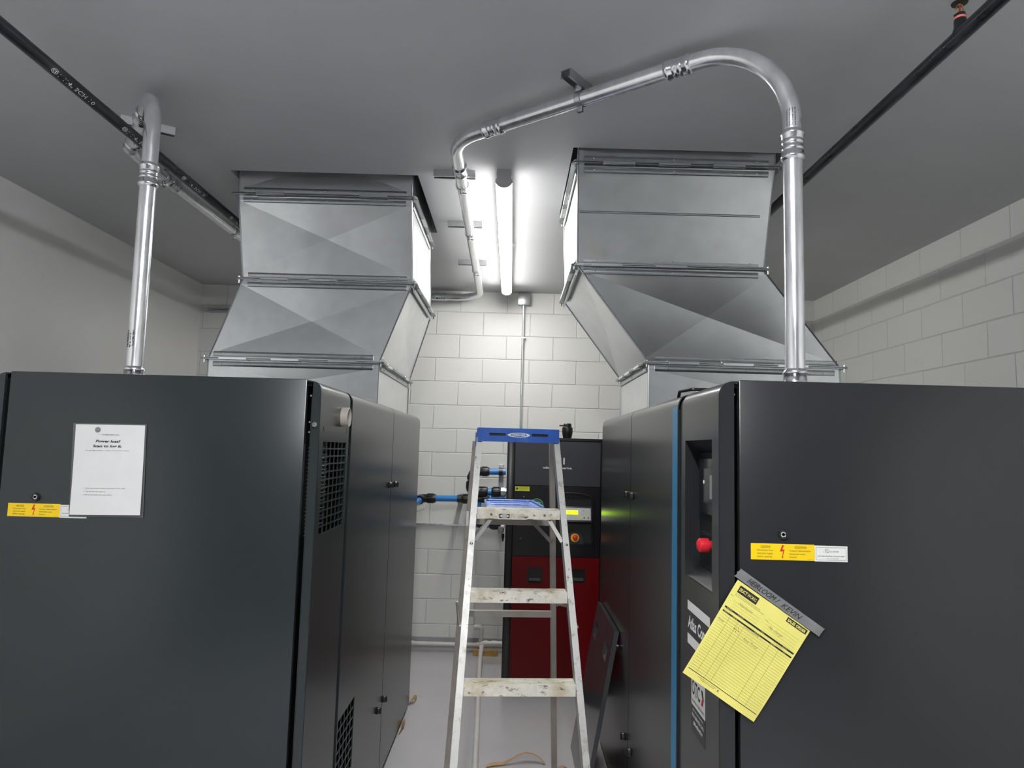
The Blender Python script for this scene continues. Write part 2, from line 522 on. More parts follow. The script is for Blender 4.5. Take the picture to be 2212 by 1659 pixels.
# ------------------------------------------------------------------ room shell
fxy = lambda z: (lambda u, v, w_: (u, v, z + w_))
B().box((XL, YF, -.06), (XR, YB, 0)).make('floor', 'floor', smooth=0, kind='structure')
HL = (-1.450, -.505, 3.395, 4.33)      # opening left: x0 x1 y0 y1
HR = (.245, 1.205, 3.025, 3.93)
b = B()
jag = []
b.plate(fxy(ZC), (XL, XR), (YF, YB), [HL, HR], .12)
for h in (HL, HR):                     # dark shaft above each opening
    x0, x1, y0, y1 = h
    b.box((x0 - .05, y0 - .05, ZC + .55), (x1 + .05, y1 + .05, ZC + .6))
    b.box((x0 - .05, y0 - .05, ZC + .121), (x0, y1 + .05, ZC + .549)); b.box((x1, y0 - .05, ZC + .121), (x1 + .05, y1 + .05, ZC + .549))
    b.box((x0 + .001, y0 - .05, ZC + .121), (x1 - .001, y0, ZC + .549)); b.box((x0 + .001, y1, ZC + .121), (x1 - .001, y1 + .05, ZC + .549))
b.make('ceiling', 'ceiling', smooth=0, kind='structure')
B().box((XL - .2, YB, -.06), (XR + .2, YB + .2, ZC + .12)).make('wall_back', 'block_back', smooth=0, kind='structure')
B().box((XR, YF - .2, -.06), (XR + .2, YB, ZC + .12)).make('wall_right', 'block_right', smooth=0, kind='structure')
B().box((XL - .2, YF - .2, -.06), (XL, YB, ZC + .12)).make('wall_left', 'plaster', smooth=0, kind='structure')
B().box((XL, YF - .2, -.06), (XR, YF, ZC + .12)).make('wall_front', 'wall_grey', smooth=0, kind='structure')
b = B()
pr = [(YB, .10), (YB - .006, .10), (YB - .009, .092), (YB - .010, .03), (YB - .022, .008), (YB - .035, 0), (YB, 0)]
b.prism([(XL, y, z) for y, z in pr], (XR - XL, 0, 0))
b.make('baseboard_back', 'cove', smooth=40, kind='structure')

# ------------------------------------------------------------------ ceiling lights
def ceiling_light(label, y0, y1, cx=-.069, lens_m='lens'):
    t = thing('ceiling_light', label, 'light', (cx, (y0 + y1) / 2, ZC))
    base = [(-.034, ZC), (.034, ZC), (.035, ZC - .02), (.0365, ZC - .024), (.035, ZC - .028), (.034, ZC - .045), (.0405, ZC - .0568), (-.0405, ZC - .0568), (-.034, ZC - .045), (-.035, ZC - .028), (-.0365, ZC - .024), (-.035, ZC - .02)]
    B().prism([(cx + x, y0 + .006, z) for x, z in base], (0, y1 - y0 - .012, 0)).make('housing', 'white', t)
    arc = []
    for k in range(19):
        a = math.radians(9 - k * (198 / 18))
        arc.append((.0405 * math.cos(a), ZC - .0605 + .0315 * math.sin(a) if a < 0 else ZC - .0605 + .02 * math.sin(a)))
    out = arc
    B().prism([(cx + x, y0 + .006, z) for x, z in out], (0, y1 - y0 - .012, 0)).make('lens', lens_m, t)
    full = [(.034, ZC), (.036, ZC - .024), (.034, ZC - .045)] + [(x * 1.03, z - .001) for x, z in arc] + [(-.034, ZC - .045), (-.036, ZC - .024), (-.034, ZC)]
    for ya, yb in ((y0, y0 + .006), (y1 - .006, y1)):
        B().prism([(cx + x, ya, z) for x, z in full], (0, yb - ya, 0)).make('end_cap', 'lamp_end', t)
    return t
ceiling_light('long lit fluorescent tube light on the ceiling between the two ducts', 3.286, 5.66)
ceiling_light('second long tube light behind the camera in line with the lit one', -1.5, .9, lens_m='lens_rear')
B().lathe((-.069, 4.53, ZC), (0, 0, -1), [(.068, 0), (.068, .003), (.062, .006)], 40).make('ceiling_plate', 'white', None, label='round white cover plate on the ceiling behind the lit tube light', cat='cover plate')

# ------------------------------------------------------------------ machines
def cap_profile(xs, xo, zt, r, zb, n=10):
    """cross-section of a rounded top corner skin from the top plate round to the side; xs = inner top x, xo = outer side x"""
    sg = 1 if xo > xs else -1
    out = [(xs, zt)]
    cx, cz = xo - sg * r, zt - r
    for k in range(n + 1):
        a = PI / 2 - k / n * PI / 2
        out.append((cx + sg * r * math.cos(a), cz + r * math.sin(a)))
    out.append((xo, zb))
    th = .004
    inn = [(xo - sg * th, zb)]
    for k in range(n, -1, -1):
        a = PI / 2 - k / n * PI / 2
        inn.append((cx + sg * (r - th) * math.cos(a), cz + (r - th) * math.sin(a)))
    inn.append((xs, zt - th))
    return out + inn

def machine(side, name_label):
    """side -1: left machine whose aisle side faces +x; +1: right machine whose aisle side faces -x"""
    L_ = side < 0
    xi = -.61 if L_ else .55                 # aisle face
    sg = 1 if L_ else -1                     # outward direction of the aisle face
    xo = xi - sg * 1.05                      # far side
    y0, y1, zt = (2.22, 4.655, 1.868) if L_ else (1.85, 4.21, 1.862)
    mm = 'machine' if L_ else 'machine_r'
    t = thing('air_compressor', name_label, 'air compressor', ((xi + xo) / 2, (y0 + y1) / 2, 0))
    e = .016
    b = B()                                  # dark inner body with a plinth
    b.box((xo + sg * e, y0 + .026, .0), (xi - sg * .075, y1 - .01, zt - e))
    b.make('body', 'core', t, smooth=0)
    B().box((xo + sg * .038, y0 + .0235, zt - e + .0005), (xi - sg * .038, y1 - .02, zt - .0045)).make('top_panel', mm, t)
    cover = (y0 + .0025, 2.625) if L_ else (y0 + .0025, 2.238)
    g1 = 2.668 if L_ else 2.306
    p1 = (g1, 3.612) if L_ else (g1, 3.199)
    p2 = (3.622, y1) if L_ else (3.209, y1)
    cx = lambda u, v, w_: (xi - sg * .004 + sg * w_, u, v)
    def skin(nm, ya, yb, zb, holes):
        b = B()
        zs = zt - .05
        b.prism([(x, ya, z) for x, z in cap_profile(xi - sg * .052, xi, zt, .04, zs)], (0, yb - ya, 0))
        b.plate(cx, (ya, yb), (zb, zs), holes, .004)
        # folded edges of the sheet
        for yy in (ya, yb - .003):
            b.box((xi - sg * .03, yy, zb), (xi - sg * .0045, yy + .003, zs - .001))
        return b.make(nm, mm, t)
    GL = (2.272, 2.592, 1.374, 1.676); GL2 = (2.677, 2.951, .10, .648); NI = (1.914, 2.206, 1.296, 1.707)
    cov = skin('side_cover', cover[0], cover[1], .06, [GL] if L_ else [NI])
    pa = skin('side_panel', p1[0], p1[1], .035, [GL2] if L_ else [])
    pb = skin('side_panel', p2[0], p2[1], .035, [])
    # matching skin on the far side and the back
    for ya, yb in (cover, p1, p2):
        b = B()
        b.prism([(x, ya, z) for x, z in cap_profile(xo + sg * .052, xo, zt, .04, .05)], (0, yb - ya, 0))
        b.make('outer_panel', mm, t)
    b = B(); b.box((xo + sg * .03, y1 - .009, .05), (xi - sg * .045, y1 - .001, zt - .02)); b.make('rear_panel', mm, t)
    # black recess strip between the front cover and the first panel
    b = B(); b.prism([(x, cover[1] + .0015, z) for x, z in cap_profile(xi - sg * .058, xi - sg * .007, zt - .006, .037, .05)], (0, g1 - cover[1] - .003, 0))
    b.make('recess_strip', 'machine' if L_ else 'machine', t)
    # front: door and corner posts
    dx = (-1.606, -.657) if L_ else (.604, 1.547)
    b = B(); b.box((dx[0], y0, .07), (dx[1], y0 + .022, zt + .004), .003, 2)
    door = b.make('door', mm, t)
    post = [(-.637, -.6115), (-1.6585, -1.622)] if L_ else [(.5515, .5905), (1.561, 1.5985)]
    for k, (xa, xb) in enumerate(post):
        b = B()
        out = []
        near = xb if (L_ and k == 0) or (not L_ and k == 1) else xa
        far = xa if near == xb else xb
        s2 = 1 if near > far else -1
        r = .036 if not L_ else .026
        r = abs(near - far) - .0005
        for q in range(9):
            a = PI / 2 - q / 8 * PI / 2
            out.append((near - s2 * r + s2 * r * math.cos(a), zt - .003 - r + r * math.sin(a)))
        zsplit = 1.716 if L_ and k == 0 else .06
        pts = [(far, zt - .003)] + out + [(near, zsplit), (far, zsplit)]
        b.prism([(x, y0, z) for x, z in pts], (0, .012, 0))
        b.make('corner_post', mm, t)
        if zsplit > .1:
            B().box((far, y0 - .0005, .06), (near + s2 * .0008, y0 + .012, zsplit - .003), .001, 1).make('corner_post', mm, t)
    # seal and screws in the dark gap
    for zz in ((1.82, 1.735, 1.703) if L_ else (1.828,)):
        xg = -.648 if L_ else .597
        B().lathe((xg, y0 + .0255, zz), (0, -1, 0), [(.0045, 0), (.0045, .003), (.003, .006)], 10).make('screw', 'zinc', t)
    return t, door, pa, pb, cov, sg, xi, y0, GL, GL2, NI

def round_latch(b1, b2, p, d, r=.0135):
    """black collar with a bright key barrel, in direction d"""
    b1.lathe(p, d, [(r, 0), (r, .003), (r * .92, .0055), (r * .64, .0062), (r * .60, .004)], 28)
    b2.lathe(p, d, [(r * .54, .002), (r * .54, .0046), (r * .46, .005), (r * .30, .0040), (r * .1, .0040)], 20)

def lever_latch(p, sg, parent):
    """small turned knob standing out of a side panel"""
    b = B()
    b.lathe(p, (sg, 0, 0), [(.016, 0), (.017, .003), (.014, .012), (.006, .015)], 20)
    b.box((p[0] + sg * .010, p[1] - .005, p[2] - .014), (p[0] + sg * .019, p[1] + .005, p[2] + .014), .002, 1)
    return b.make('latch', 'black', parent)

def caution_sticker(parent, x0, x1, z0, z1, xu, y, faint=False):
    f = lambda u, v: (x0 + u, y - .0008, z0 + v)
    W, Hh = x1 - x0, z1 - z0
    b = B(); b.box((x0, y - .0006, z0), (x1, y - .0001, z1)); st = b.make('caution_sticker', 'yellow', parent, smooth=0, label='yellow caution sticker with a red lightning bolt')
    b = B()
    lettering(b, 'CAUTION', f, W * .23, Hh * .77, .0042, W * .15, .012, align='C')
    rect_on(b, f, W * .155, Hh * .735, W * .305, Hh * .75)
    for i, s_ in enumerate(('Disconnect from', 'electrical supply', 'before opening')):
        lettering(b, s_, f, W * .10, Hh * (.54 - .195 * i), .0042, W * (.25, .245, .23)[i], .004)
    lettering(b, 'ATTENTION', f, W * .78, Hh * .77, .0042, W * .19, .012, align='C')
    rect_on(b, f, W * .685, Hh * .735, W * .875, Hh * .75)
    for i, s_ in enumerate(("Couper l'alimentation", '\u00e9lectrique avant', "d'ouvrir")):
        lettering(b, s_, f, W * .605, Hh * (.54 - .195 * i), .0042, W * (.335, .25, .115)[i], .004)
    lettering(b, '1613 9422 00', f, W * .885, Hh * .05, .0016, W * .09)
    b.make('lettering', 'ink', st, smooth=0)
    b = B()
    z = [(.49, .93), (.515, .93), (.50, .60), (.527, .60), (.500, .22), (.513, .22), (.490, .06), (.478, .22), (.488, .22), (.503, .50), (.455, .50)]
    z = [(.49, .92), (.52, .92), (.495, .64), (.53, .66), (.50, .22), (.515, .24), (.491, .07), (.482, .26), (.491, .24), (.506, .54), (.455, .52)]
    b.poly([f(W * u, Hh * v) for u, v in z])
    b.make('lightning_bolt', 'redprint', st, smooth=0)
    x2 = xu
    b = B(); b.box((x1 + .0003, y - .0007, z0 - .001), (x2, y - .0001, z1 - .002)); su = b.make('listing_sticker', 'sticker', parent, smooth=0, label='white listing sticker beside the caution sticker')
    g = lambda u, v: (x1 + u, y - .0009, z0 + v)
    W2 = x2 - x1
    b = B()
    frame_out(b, g, .0035, .0028, W2 - .0035, Hh - .006, .0007)
    cxu, czu, rr = W2 * .38, Hh * .64, .0058
    for k in range(28):
        a0, a1 = 2 * PI * k / 28, 2 * PI * (k + 1) / 28
        b.poly([g(cxu + q * math.cos(a), czu + q * math.sin(a)) for q, a in ((rr, a0), (rr, a1), (rr - .0007, a1), (rr - .0007, a0))])
    lettering(b, 'U', g, cxu - .0036, czu - .0008, .0042, .0034, .02); lettering(b, 'L', g, cxu + .0003, czu - .0036, .0042, .0030, .02)
    lettering(b, 'c', g, cxu - .0102, czu - .004, .0034, None, .02)
    lettering(b, 'us LISTED', g, cxu + .0072, czu - .0032, .0030, .0235, .02)
    lettering(b, 'ENCLOSED INDUSTRIAL CONTROL PANEL', g, W2 * .5, Hh * .28, .0026, W2 * .82, .02, align='C')
    lettering(b, 'No. G 3132678B', g, W2 * .55, Hh * .14, .0020, W2 * .34, align='C')
    b.make('lettering', 'ink', su, smooth=0)

# ---- left machine
mL, doorL, paL, pbL, covL, sgL, xiL, y0L, GL, GL2, NI = machine(-1, 'dark charcoal compressor cabinet on the left with white poster on its door')
b1, b2 = B(), B()
round_latch(b1, b2, (-1.491, y0L, 1.476), (0, -1, 0))
lk = b1.make('lock', 'black', doorL); b2.make('key_barrel', 'chrome', lk)
caution_sticker(doorL, -1.575, -1.411, 1.4145, 1.4555, -1.326, y0L)
for p in ((xiL, 3.572, 1.470), (xiL, 3.497, .394)): lever_latch(p, 1, paL)
for p in ((xiL, 3.735, 1.466), (xiL, 3.655, .394)): lever_latch(p, 1, pbL)
B().lathe((-.625, y0L - .0005, 1.727), (0, -1, 0), [(.0085, 0), (.0085, .002), (.0068, .0022), (.0068, .006), (.005, .0072)], 6).make('bolt', 'chrome', mL)
# collar on the upper side
b = B(); b.lathe((xiL, 2.515, 1.765), (1, 0, 0), [(.0345, 0), (.0345, .024), (.033, .0255), (.0305, .024), (.0305, .003)], 40)
b.make('outlet_collar', 'beige', covL)
# embossed plate outline beneath the collar
b = B()
for ya, yb, za, zb in ((2.265, 2.268, 1.715, 1.722), (2.272, 2.274, 1.708, 1.722), (2.272, 2.592, 1.7055, 1.7075), (2.590, 2.592, 1.708, 1.728)):
    b.box((xiL - .0002, ya, za), (xiL + .0009, yb, zb))
b.make('seam', 'machine', covL, smooth=0)
# grilles: crossing bars
def grille(parent, y0, y1, z0, z1, nc, nr, xi, sg, m, bars=True):
    f = lambda u, v, w_: (xi - sg * .0045 + sg * w_, u, v)
    cw, ch = (y1 - y0) / nc, (z1 - z0) / nr
    h = [(y0 + i * cw + .0022, y0 + (i + 1) * cw - .0022, z0 + j * ch + .0026, z0 + (j + 1) * ch - .0026) for i in range(nc) for j in range(nr)]
    b = B(); b.plate(f, (y0, y1), (z0, z1), h, .0035)
    return b.make('grille', m, parent, smooth=0)
g = grille(covL, *GL, 6, 12, xiL, 1, 'machine')
b = B(); b.box((xiL - .0795, GL[0] - .02, GL[2] - .02), (xiL - .076, GL[1] + .02, GL[3] + .02)); b.make('grille_box', 'core', covL, smooth=0)
b = B()
for k in range(23):                     # angled louvre fins behind the grille
    z = GL[2] + .006 + k * .0128
    b.obox((xiL - .035, GL[0] + .075, z), (.8, 0, .6), (0, 1, 0), (-.6, 0, .8), (.016, .073, .0012))
b.make('louvre', 'galv_edge', covL, smooth=0)
g2 = grille(paL, *GL2, 5, 14, xiL, 1, 'machine')

# ---- right machine
mR, doorR, paR, pbR, covR, sgR, xiR, y0R, _, _, NI = machine(1, 'dark grey compressor cabinet on the right with control niche and blue stripe')
b1, b2 = B(), B()
round_latch(b1, b2, (.717, y0R, 1.463), (0, -1, 0))
lk = b1.make('lock', 'black', doorR); b2.make('key_barrel', 'chrome', lk)
caution_sticker(doorR, .633, .799, 1.397, 1.4385, .885, y0R)
for p in ((xiR, 3.143, 1.473), (xiR, 3.133, .383)): lever_latch(p, -1, paR)
for p in ((xiR, 3.290, 1.470), (xiR, 3.300, .383)): lever_latch(p, -1, pbR)
B().box((xiR - .0006, 2.312, .05), (xiR - .0001, 2.380, 1.822)).make('blue_stripe', 'blue_stripe', paR, smooth=0, label='vertical blue stripe')
# lifting bracket on the top edge behind the gap
b = B()
b.tube(fillet([(.595, 2.49, 1.862), (.595, 2.47, 1.887), (.62, 2.40, 1.889), (.80, 2.40, 1.889), (.80, 2.42, 1.862)], .012, 5), .006, 10)
b.make('lifting_handle', 'black', mR)
# control niche: back plate, slanting floor, walls
ny0, ny1, nz0, nz1 = NI
xb = .597
b = B()
b.poly([(xiR + .004, ny1, nz0), (xb, ny1, nz0 + .026), (xb, ny1, nz1 - .036), (xiR + .004, ny1, nz1)])
b.poly([(xiR + .004, ny0, nz0), (xb, ny0, nz0 + .026), (xb, ny0, nz1 - .036), (xiR + .004, ny0, nz1)])
b.poly([(xiR + .004, ny0, nz0), (xb, ny0, nz0 + .026), (xb, ny1, nz0 + .026), (xiR + .004, ny1, nz0)])
b.poly([(xiR + .004, ny0, nz1), (xb, ny0, nz1 - .036), (xb, ny1, nz1 - .036), (xiR + .004, ny1, nz1)])
niche = b.make('niche_lining', 'machine_r', covR, smooth=0)
b = B(); b.box((xb + .0005, ny0, nz0), (xb + .003, ny1, nz1)); b.make('niche_back', 'core', covR, smooth=0)
nb = bpy.data.objects['niche_back']
# controller unit and stop button, placed as they appear past the front jamb
b = B(); b.box((xb - .016, 1.925, 1.49), (xb, 2.160, 1.655), .004, 2); cu = b.make('controller', 'machine_r', covR)
B().box((xb - .0175, 1.94, 1.522), (xb - .0161, 2.128, 1.624)).make('screen', 'darkscreen', cu, smooth=0)
B().box((xb - .0190, 1.945, 1.538), (xb - .0176, 2.036, 1.606)).make('display', 'greylabel', cu, smooth=0)
b = B(); b.lathe((xb - .0176, 2.100, 1.584), (-1, 0, 0), [(.0055, 0), (.0055, .0012)], 16); b.make('badge', 'whiteink', cu)
b = B(); b.lathe((xb - .0005, 2.052, 1.404), (-1, 0, 0), [(.013, 0), (.013, .018), (.020, .0185), (.0205, .034), (.0195, .043), (.013, .049), (.004, .051)], 32)
b.make('stop_button', 'red_knob', covR, label='red mushroom stop button')
b = B()
fn = lambda u, v: (xb - .0006, 2.19 - u, 1.33 + v)
for k in range(5):
    lettering(b, 'www.atlascopco.com www.atlascopco.com', fn, (0, .012, .004, .016, .008)[k], .008 + .034 * k - (0.03 if k == 0 else 0.0) + .02, .011, .26)
b.make('lettering', 'greyink', covR, smooth=0)
# badge with two white bars
f = lambda u, v: (xiR - .0007, 2.168 - u, v)
b = B(); rect_on(b, f, 0, 1.199, .237, 1.2265); rect_on(b, f, 0, 1.101, .237, 1.1300)
lettering(b, 'Atlas Copco', f, .004, 1.149, .035, .229, .028, .18)
b.make('maker_badge', 'whiteink', covR, smooth=0, label='white lettered badge between two white bars')
# service sticker
B().box((xiR - .0006, 1.976, .866), (xiR - .0001, 2.121, 1.032)).make('service_sticker', 'dryer_grey', covR, smooth=0, label='white and navy service sticker')
so = bpy.data.objects['service_sticker']
b = B(); b.box((xiR - .0009, 1.976, .941), (xiR - .00065, 2.121, 1.032)); b.make('white_field', 'sticker', so, smooth=0)
f = lambda u, v: (xiR - .0011, 2.121 - u, v)
b = B(); lettering(b, 'OTC', f, .006, .972, .040, .088, .02); lettering(b, 'INDUSTRIAL TECHNOLOGIES', f, .008, .951, .007, .122, .01)
b.poly([f(.104, 1.012), (f(.120, 1.012)), f(.133, .992), f(.117, .992)])
b.make('lettering', 'ink', so, smooth=0)
b = B(); b.poly([f(.117, .991), f(.133, .991), f(.120, .970), f(.104, .970)]); b.make('red_chevron', 'redprint', so, smooth=0)
b = B(); lettering(b, 'SERVING 24/7 SERVICE', f, .016, .927, .005, .108, .01); lettering(b, 'FOR SERVICE CALL', f, .010, .909, .0095, .124, .02); lettering(b, '888-488-8814', f, .024, .889, .0105, .094, .02)
b.make('phone_lettering', 'whiteink', so, smooth=0)

# ------------------------------------------------------------------ papers on the doors
# laminated poster held by a round magnet
yp = y0L - .003
t = thing('poster', 'white poster asking Power loss, hung on the left compressor door', 'poster', (-1.27, yp, 1.42))
pouch = bilin((-1.391, yp, 1.7115), (-1.1575, yp, 1.7135), (-1.1465, yp - .0008, 1.4205), (-1.380, yp - .0008, 1.4185), V((0, .0008, 0)))
sheet(pouch, 'pouch', 'clear_pouch', t, 6, 6, .0003)
curl = lambda s_, t_: V((0, -.006 * t_ * t_ - .002 * math.sin(3 * s_), 0))
fp = bilin((-1.382, yp, 1.7075), (-1.162, yp, 1.7095), (-1.1535, yp, 1.4285), (-1.3745, yp, 1.4245), V((0, -.0006, 0)), curl)
pp = sheet(fp, 'paper', 'sheet', t, 24, 24, .0003)
PW, PH = .220, .283
def fP(u, v):     # metres from the bottom left of the sheet
    return fp(u / PW, 1 - v / PH) + V((0, -.0009, 0))
b = B()
lettering(b, 'POWER EVENT LOG', fP, .086, .2495, .0030, .054, .008, .15)
lettering(b, '\u2022', fP, .0785, .2485, .004)
lettering(b, 'Power loss?', fP, .1065, .2270, .0076, .079, .035, .22, 'C')
lettering(b, 'Scan to log it.', fP, .1045, .2115, .0076, .092, .035, .22, 'C')
lettering(b, 'No app login needed \u2014 works on any phone camera.', fP, .1055, .2000, .0029, .138, .0, 0, 'C')
for i, s_ in enumerate(('1. Open your phone camera and point at the code.', '2. Tap the link that pops up.', '3. Fill in the quick form and submit.')):
    lettering(b, s_, fP, .0385, .0815 - .0103 * i, .0030, (.131, .070, .091)[i])
b.make('lettering', 'ink', pp, smooth=0)
B().lathe((-1.309, yp - .0015, 1.692), (0, -1, 0), [(.0085, 0), (.0085, .003), (.0075, .004)], 28).make('magnet', 'magnet', None, label='small round grey magnet holding the white poster near its top edge', cat='magnet')

# yellow order form, hung askew from a strip of tape
yn = y0R - .0055
t = thing('order_form', 'yellow ruled sales order sheet taped askew on right compressor door', 'paper form', (.617, yn, .993))
nb_ = lambda s_, t_: V((0, -.010 * max(0, t_ - .1) * (1.2 - s_) - .004 * math.sin(s_ * 6 + t_ * 3) * t_, 0))
fn_ = bilin((.597, yn, 1.345), (.783, yn, 1.221), (.635, yn, .993), (.452, yn, 1.112), V((0, 0, 0)), nb_)
fo = sheet(fn_, 'note', 'sheet', t, 16, 20, .0003)
NW, NH = .2236, .274
def fN(u, v):
    return fn_(u / NW, 1 - v / NH) + V((0, -.0009, 0))
def strip(b, u0, v0, u1, v1, n=14):
    """thin printed line following the curve of the sheet"""
    for k in range(n):
        a, c = k / n, (k + 1) / n
        if abs(u1 - u0) >= abs(v1 - v0):
            b.poly([fN(u0 + (u1 - u0) * a, v0), fN(u0 + (u1 - u0) * c, v0), fN(u0 + (u1 - u0) * c, v1), fN(u0 + (u1 - u0) * a, v1)])
        else:
            b.poly([fN(u0, v0 + (v1 - v0) * a), fN(u1, v0 + (v1 - v0) * a), fN(u1, v0 + (v1 - v0) * c), fN(u0, v0 + (v1 - v0) * c)])
b = B()
strip(b, .014, .247, .072, .2665)
strip(b, .158, .2580, .218, .2705)
strip(b, .006, .1975, .2185, .2020, 18); strip(b, .006, .1865, .2185, .1905, 18)
strip(b, .006, .0185, .218, .0200, 18)
lettering(b, '20 West Main Street, Whitehall, PA', fN, .014, .2415, .0022, .075); lettering(b, 'Phone 610 555 0142  Fax 610 555 0143', fN, .014, .2375, .0020, .088)
lettering(b, 'BILL TO', fN, .004, .232, .0018); lettering(b, 'SHIP TO', fN, .112, .230, .0018)
lettering(b, 'CUSTOMER AGREES TO TERMS AND CONDITIONS', fN, .040, .0130, .0020, .056); lettering(b, 'PAYMENT DUE ON RECEIPT', fN, .050, .0095, .0018, .044); lettering(b, 'X', fN, .101, .0095, .0052, None, .02)
b.make('printing', 'ink', fo, smooth=0)
b = B()
for k in range(3): strip(b, .018, .2235 - .0075 * k, .100, .2238 - .0075 * k)
for k in range(5): strip(b, .118, .2365 - .0078 * k, .212, .2368 - .0078 * k)
for k in range(23): strip(b, .006, .1800 - .0070 * k, .2185, .1804 - .0070 * k, 18)
for u in (.031, .056, .075, .155, .181): strip(b, u, .020, u + .0005, .1865)
b.make('ruling', 'ruling', fo, smooth=0)
f2 = lambda u, v: fN(u, v) + V((0, -.0003, 0))
b = B(); lettering(b, 'DUCT', f2, .0175, .2525, .0085, .022, .03); lettering(b, 'SALES ORDER', f2, .1610, .2605, .0070, .054, .03)
lettering(b, 'WORKS', f2, .041, .2525, .0085, .027)
for i, (s_, u) in enumerate((('ORDER DATE', .012), ('CUST. PHONE', .046), ('SOLD BY', .118), ('DATE REQ.', .185))): lettering(b, s_, f2, u, .1987, .0020)
for i, (s_, u) in enumerate((('QUANTITY', .010), ('ORDER NO.', .036), ('DESCRIPTION', .105), ('UNIT PRICE', .155), ('TOTAL', .192))): lettering(b, s_, f2, u, .1877, .0020)
b.make('white_lettering', 'note', fo, smooth=0)
b = B(); lettering(b, 'Heirloom', fN, .034, .222, .0085, .042, -.008, .35); lettering(b, 'No charge', fN, .130, .2165, .0085, .042, -.008, .35)
lettering(b, 'Duct flashing', fN, .078, .1820, .0065, .044, -.008, .3); lettering(b, 'Not Total', fN, .090, .1540, .0085, .044, -.008, .3)
lettering(b, 'Order', fN, .006, .162, .0065, .020, -.008, .3); lettering(b, '7/12', fN, .008, .1925, .0045, .02, -.008, .3); lettering(b, '2 weeks', fN, .160, .1925, .0045, .03, -.008, .3)
b.make('handwriting', 'pencil', fo, smooth=0)
b = B()
rn = random.Random(3)
for k in range(16):
    u, v = .050 + .014 * rn.random() + k * .0007, .166 + .008 * math.sin(k * .9) * rn.random()
    b.poly([fN(u, v), fN(u + .0015 + .001 * rn.random(), v + .0003), fN(u + .001, v + .0016)])
strip(b, .052, .1655, .066, .1662); b.make('smudge', 'ink', fo, smooth=0)
# tape
yt = yn - .0032
rnd = random.Random(5)
TLp, TRp, BRp, BLp = V((.602, yt, 1.375)), V((.822, yt, 1.225)), V((.805, yt, 1.207)), V((.585, yt, 1.356))
wave = lambda s_, t_: V((0, -.0015 * math.sin(9 * s_ + 2 * t_) * math.sin(PI * t_) - .001 * math.sin(23 * s_), 0))
ft = bilin(TLp, TRp, BRp, BLp, V((0, 0, 0)), wave)
b = B()
nu, nv = 40, 6
gr = []
for j in range(nv + 1):
    row = []
    for i in range(nu + 1):
        e_ = (.0035 * rnd.random() if i in (0, nu) else 0) / .26
        row.append(b.bm.verts.new(ft(i / nu + (e_ if i == 0 else -e_), j / nv + 0)))
    gr.append(row)
for j in range(nv):
    for i in range(nu):
        b._face([gr[j][i], gr[j][i + 1], gr[j + 1][i + 1], gr[j + 1][i]])
tape = b.make('duct_tape', 'tape', None, smooth=60, label='strip of silver duct tape lettered HEIRLOOM / KEVIN above the yellow sheet', cat='tape')
TW = (TRp - TLp).length; TH = (BLp - TLp).length
fT = lambda u, v: ft(u / TW, 1 - v / TH) + V((0, -.0008, 0))
b = B(); lettering(b, 'HEIRLOOM /', fT, .036, .0055, .0145, .095, 0, .25); lettering(b, 'KEVIN', fT, .142, .0055, .0135, .058, 0, .25)
b.make('marker_lettering', 'ink', tape, smooth=0)

# ------------------------------------------------------------------ air ducts
def rect_ring(x0, x1, y0, y1, z): return [V((x0, y0, z)), V((x1, y0, z)), V((x1, y1, z)), V((x0, y1, z))]
def section(parent, A, Bq, cross=(1, 1, 1, 1), dome=-.020, bead=()):
    """sheet-metal section between two rings (top A, bottom Bq); cross-broken faces"""
    b = B()
    cen = (sum(A, V()) + sum(Bq, V())) / 8
    for k in range(4):
        a0, a1, c1, c0 = A[k], A[(k + 1) % 4], Bq[(k + 1) % 4], Bq[k]
        n = (a1 - a0).cross(c0 - a0).normalized()
        m = (a0 + a1 + c0 + c1) / 4
        if n.dot(m - cen) < 0: n = -n
        if cross[k]:
            e = .028 / max((a0 - c0).length, .1)
            if (a0 - c0).length < .2: e = .01
            ti0, ti1 = a0.lerp(c0, e), a1.lerp(c1, e); bi0, bi1 = c0.lerp(a0, e), c1.lerp(a1, e)
            b.poly([a0, a1, ti1, ti0]); b.poly([bi0, bi1, c1, c0])
            mm_ = (ti0 + ti1 + bi0 + bi1) / 4 + n * dome * cross[k]
            for p, q in ((ti0, ti1), (ti1, bi1), (bi1, bi0), (bi0, ti0)):
                b.poly([p, q, mm_])
        else:
            b.poly([a0, a1, c1, c0])
    ob = b.make('duct_section', 'galv', parent, smooth=0, fix=False)
    # standing corner seams
    b = B()
    for k in range(4):
        b.tube([A[k], Bq[k]], .0042, 6)
    for (k, fr) in bead:
        a0, a1 = A[k].lerp(Bq[k], fr), A[(k + 1) % 4].lerp(Bq[(k + 1) % 4], fr)
        b.tube([a0.lerp(a1, .01), a0.lerp(a1, .95)], .0055, 8)
    make_each(b, 'seam', 'galv_edge', ob)
    return ob
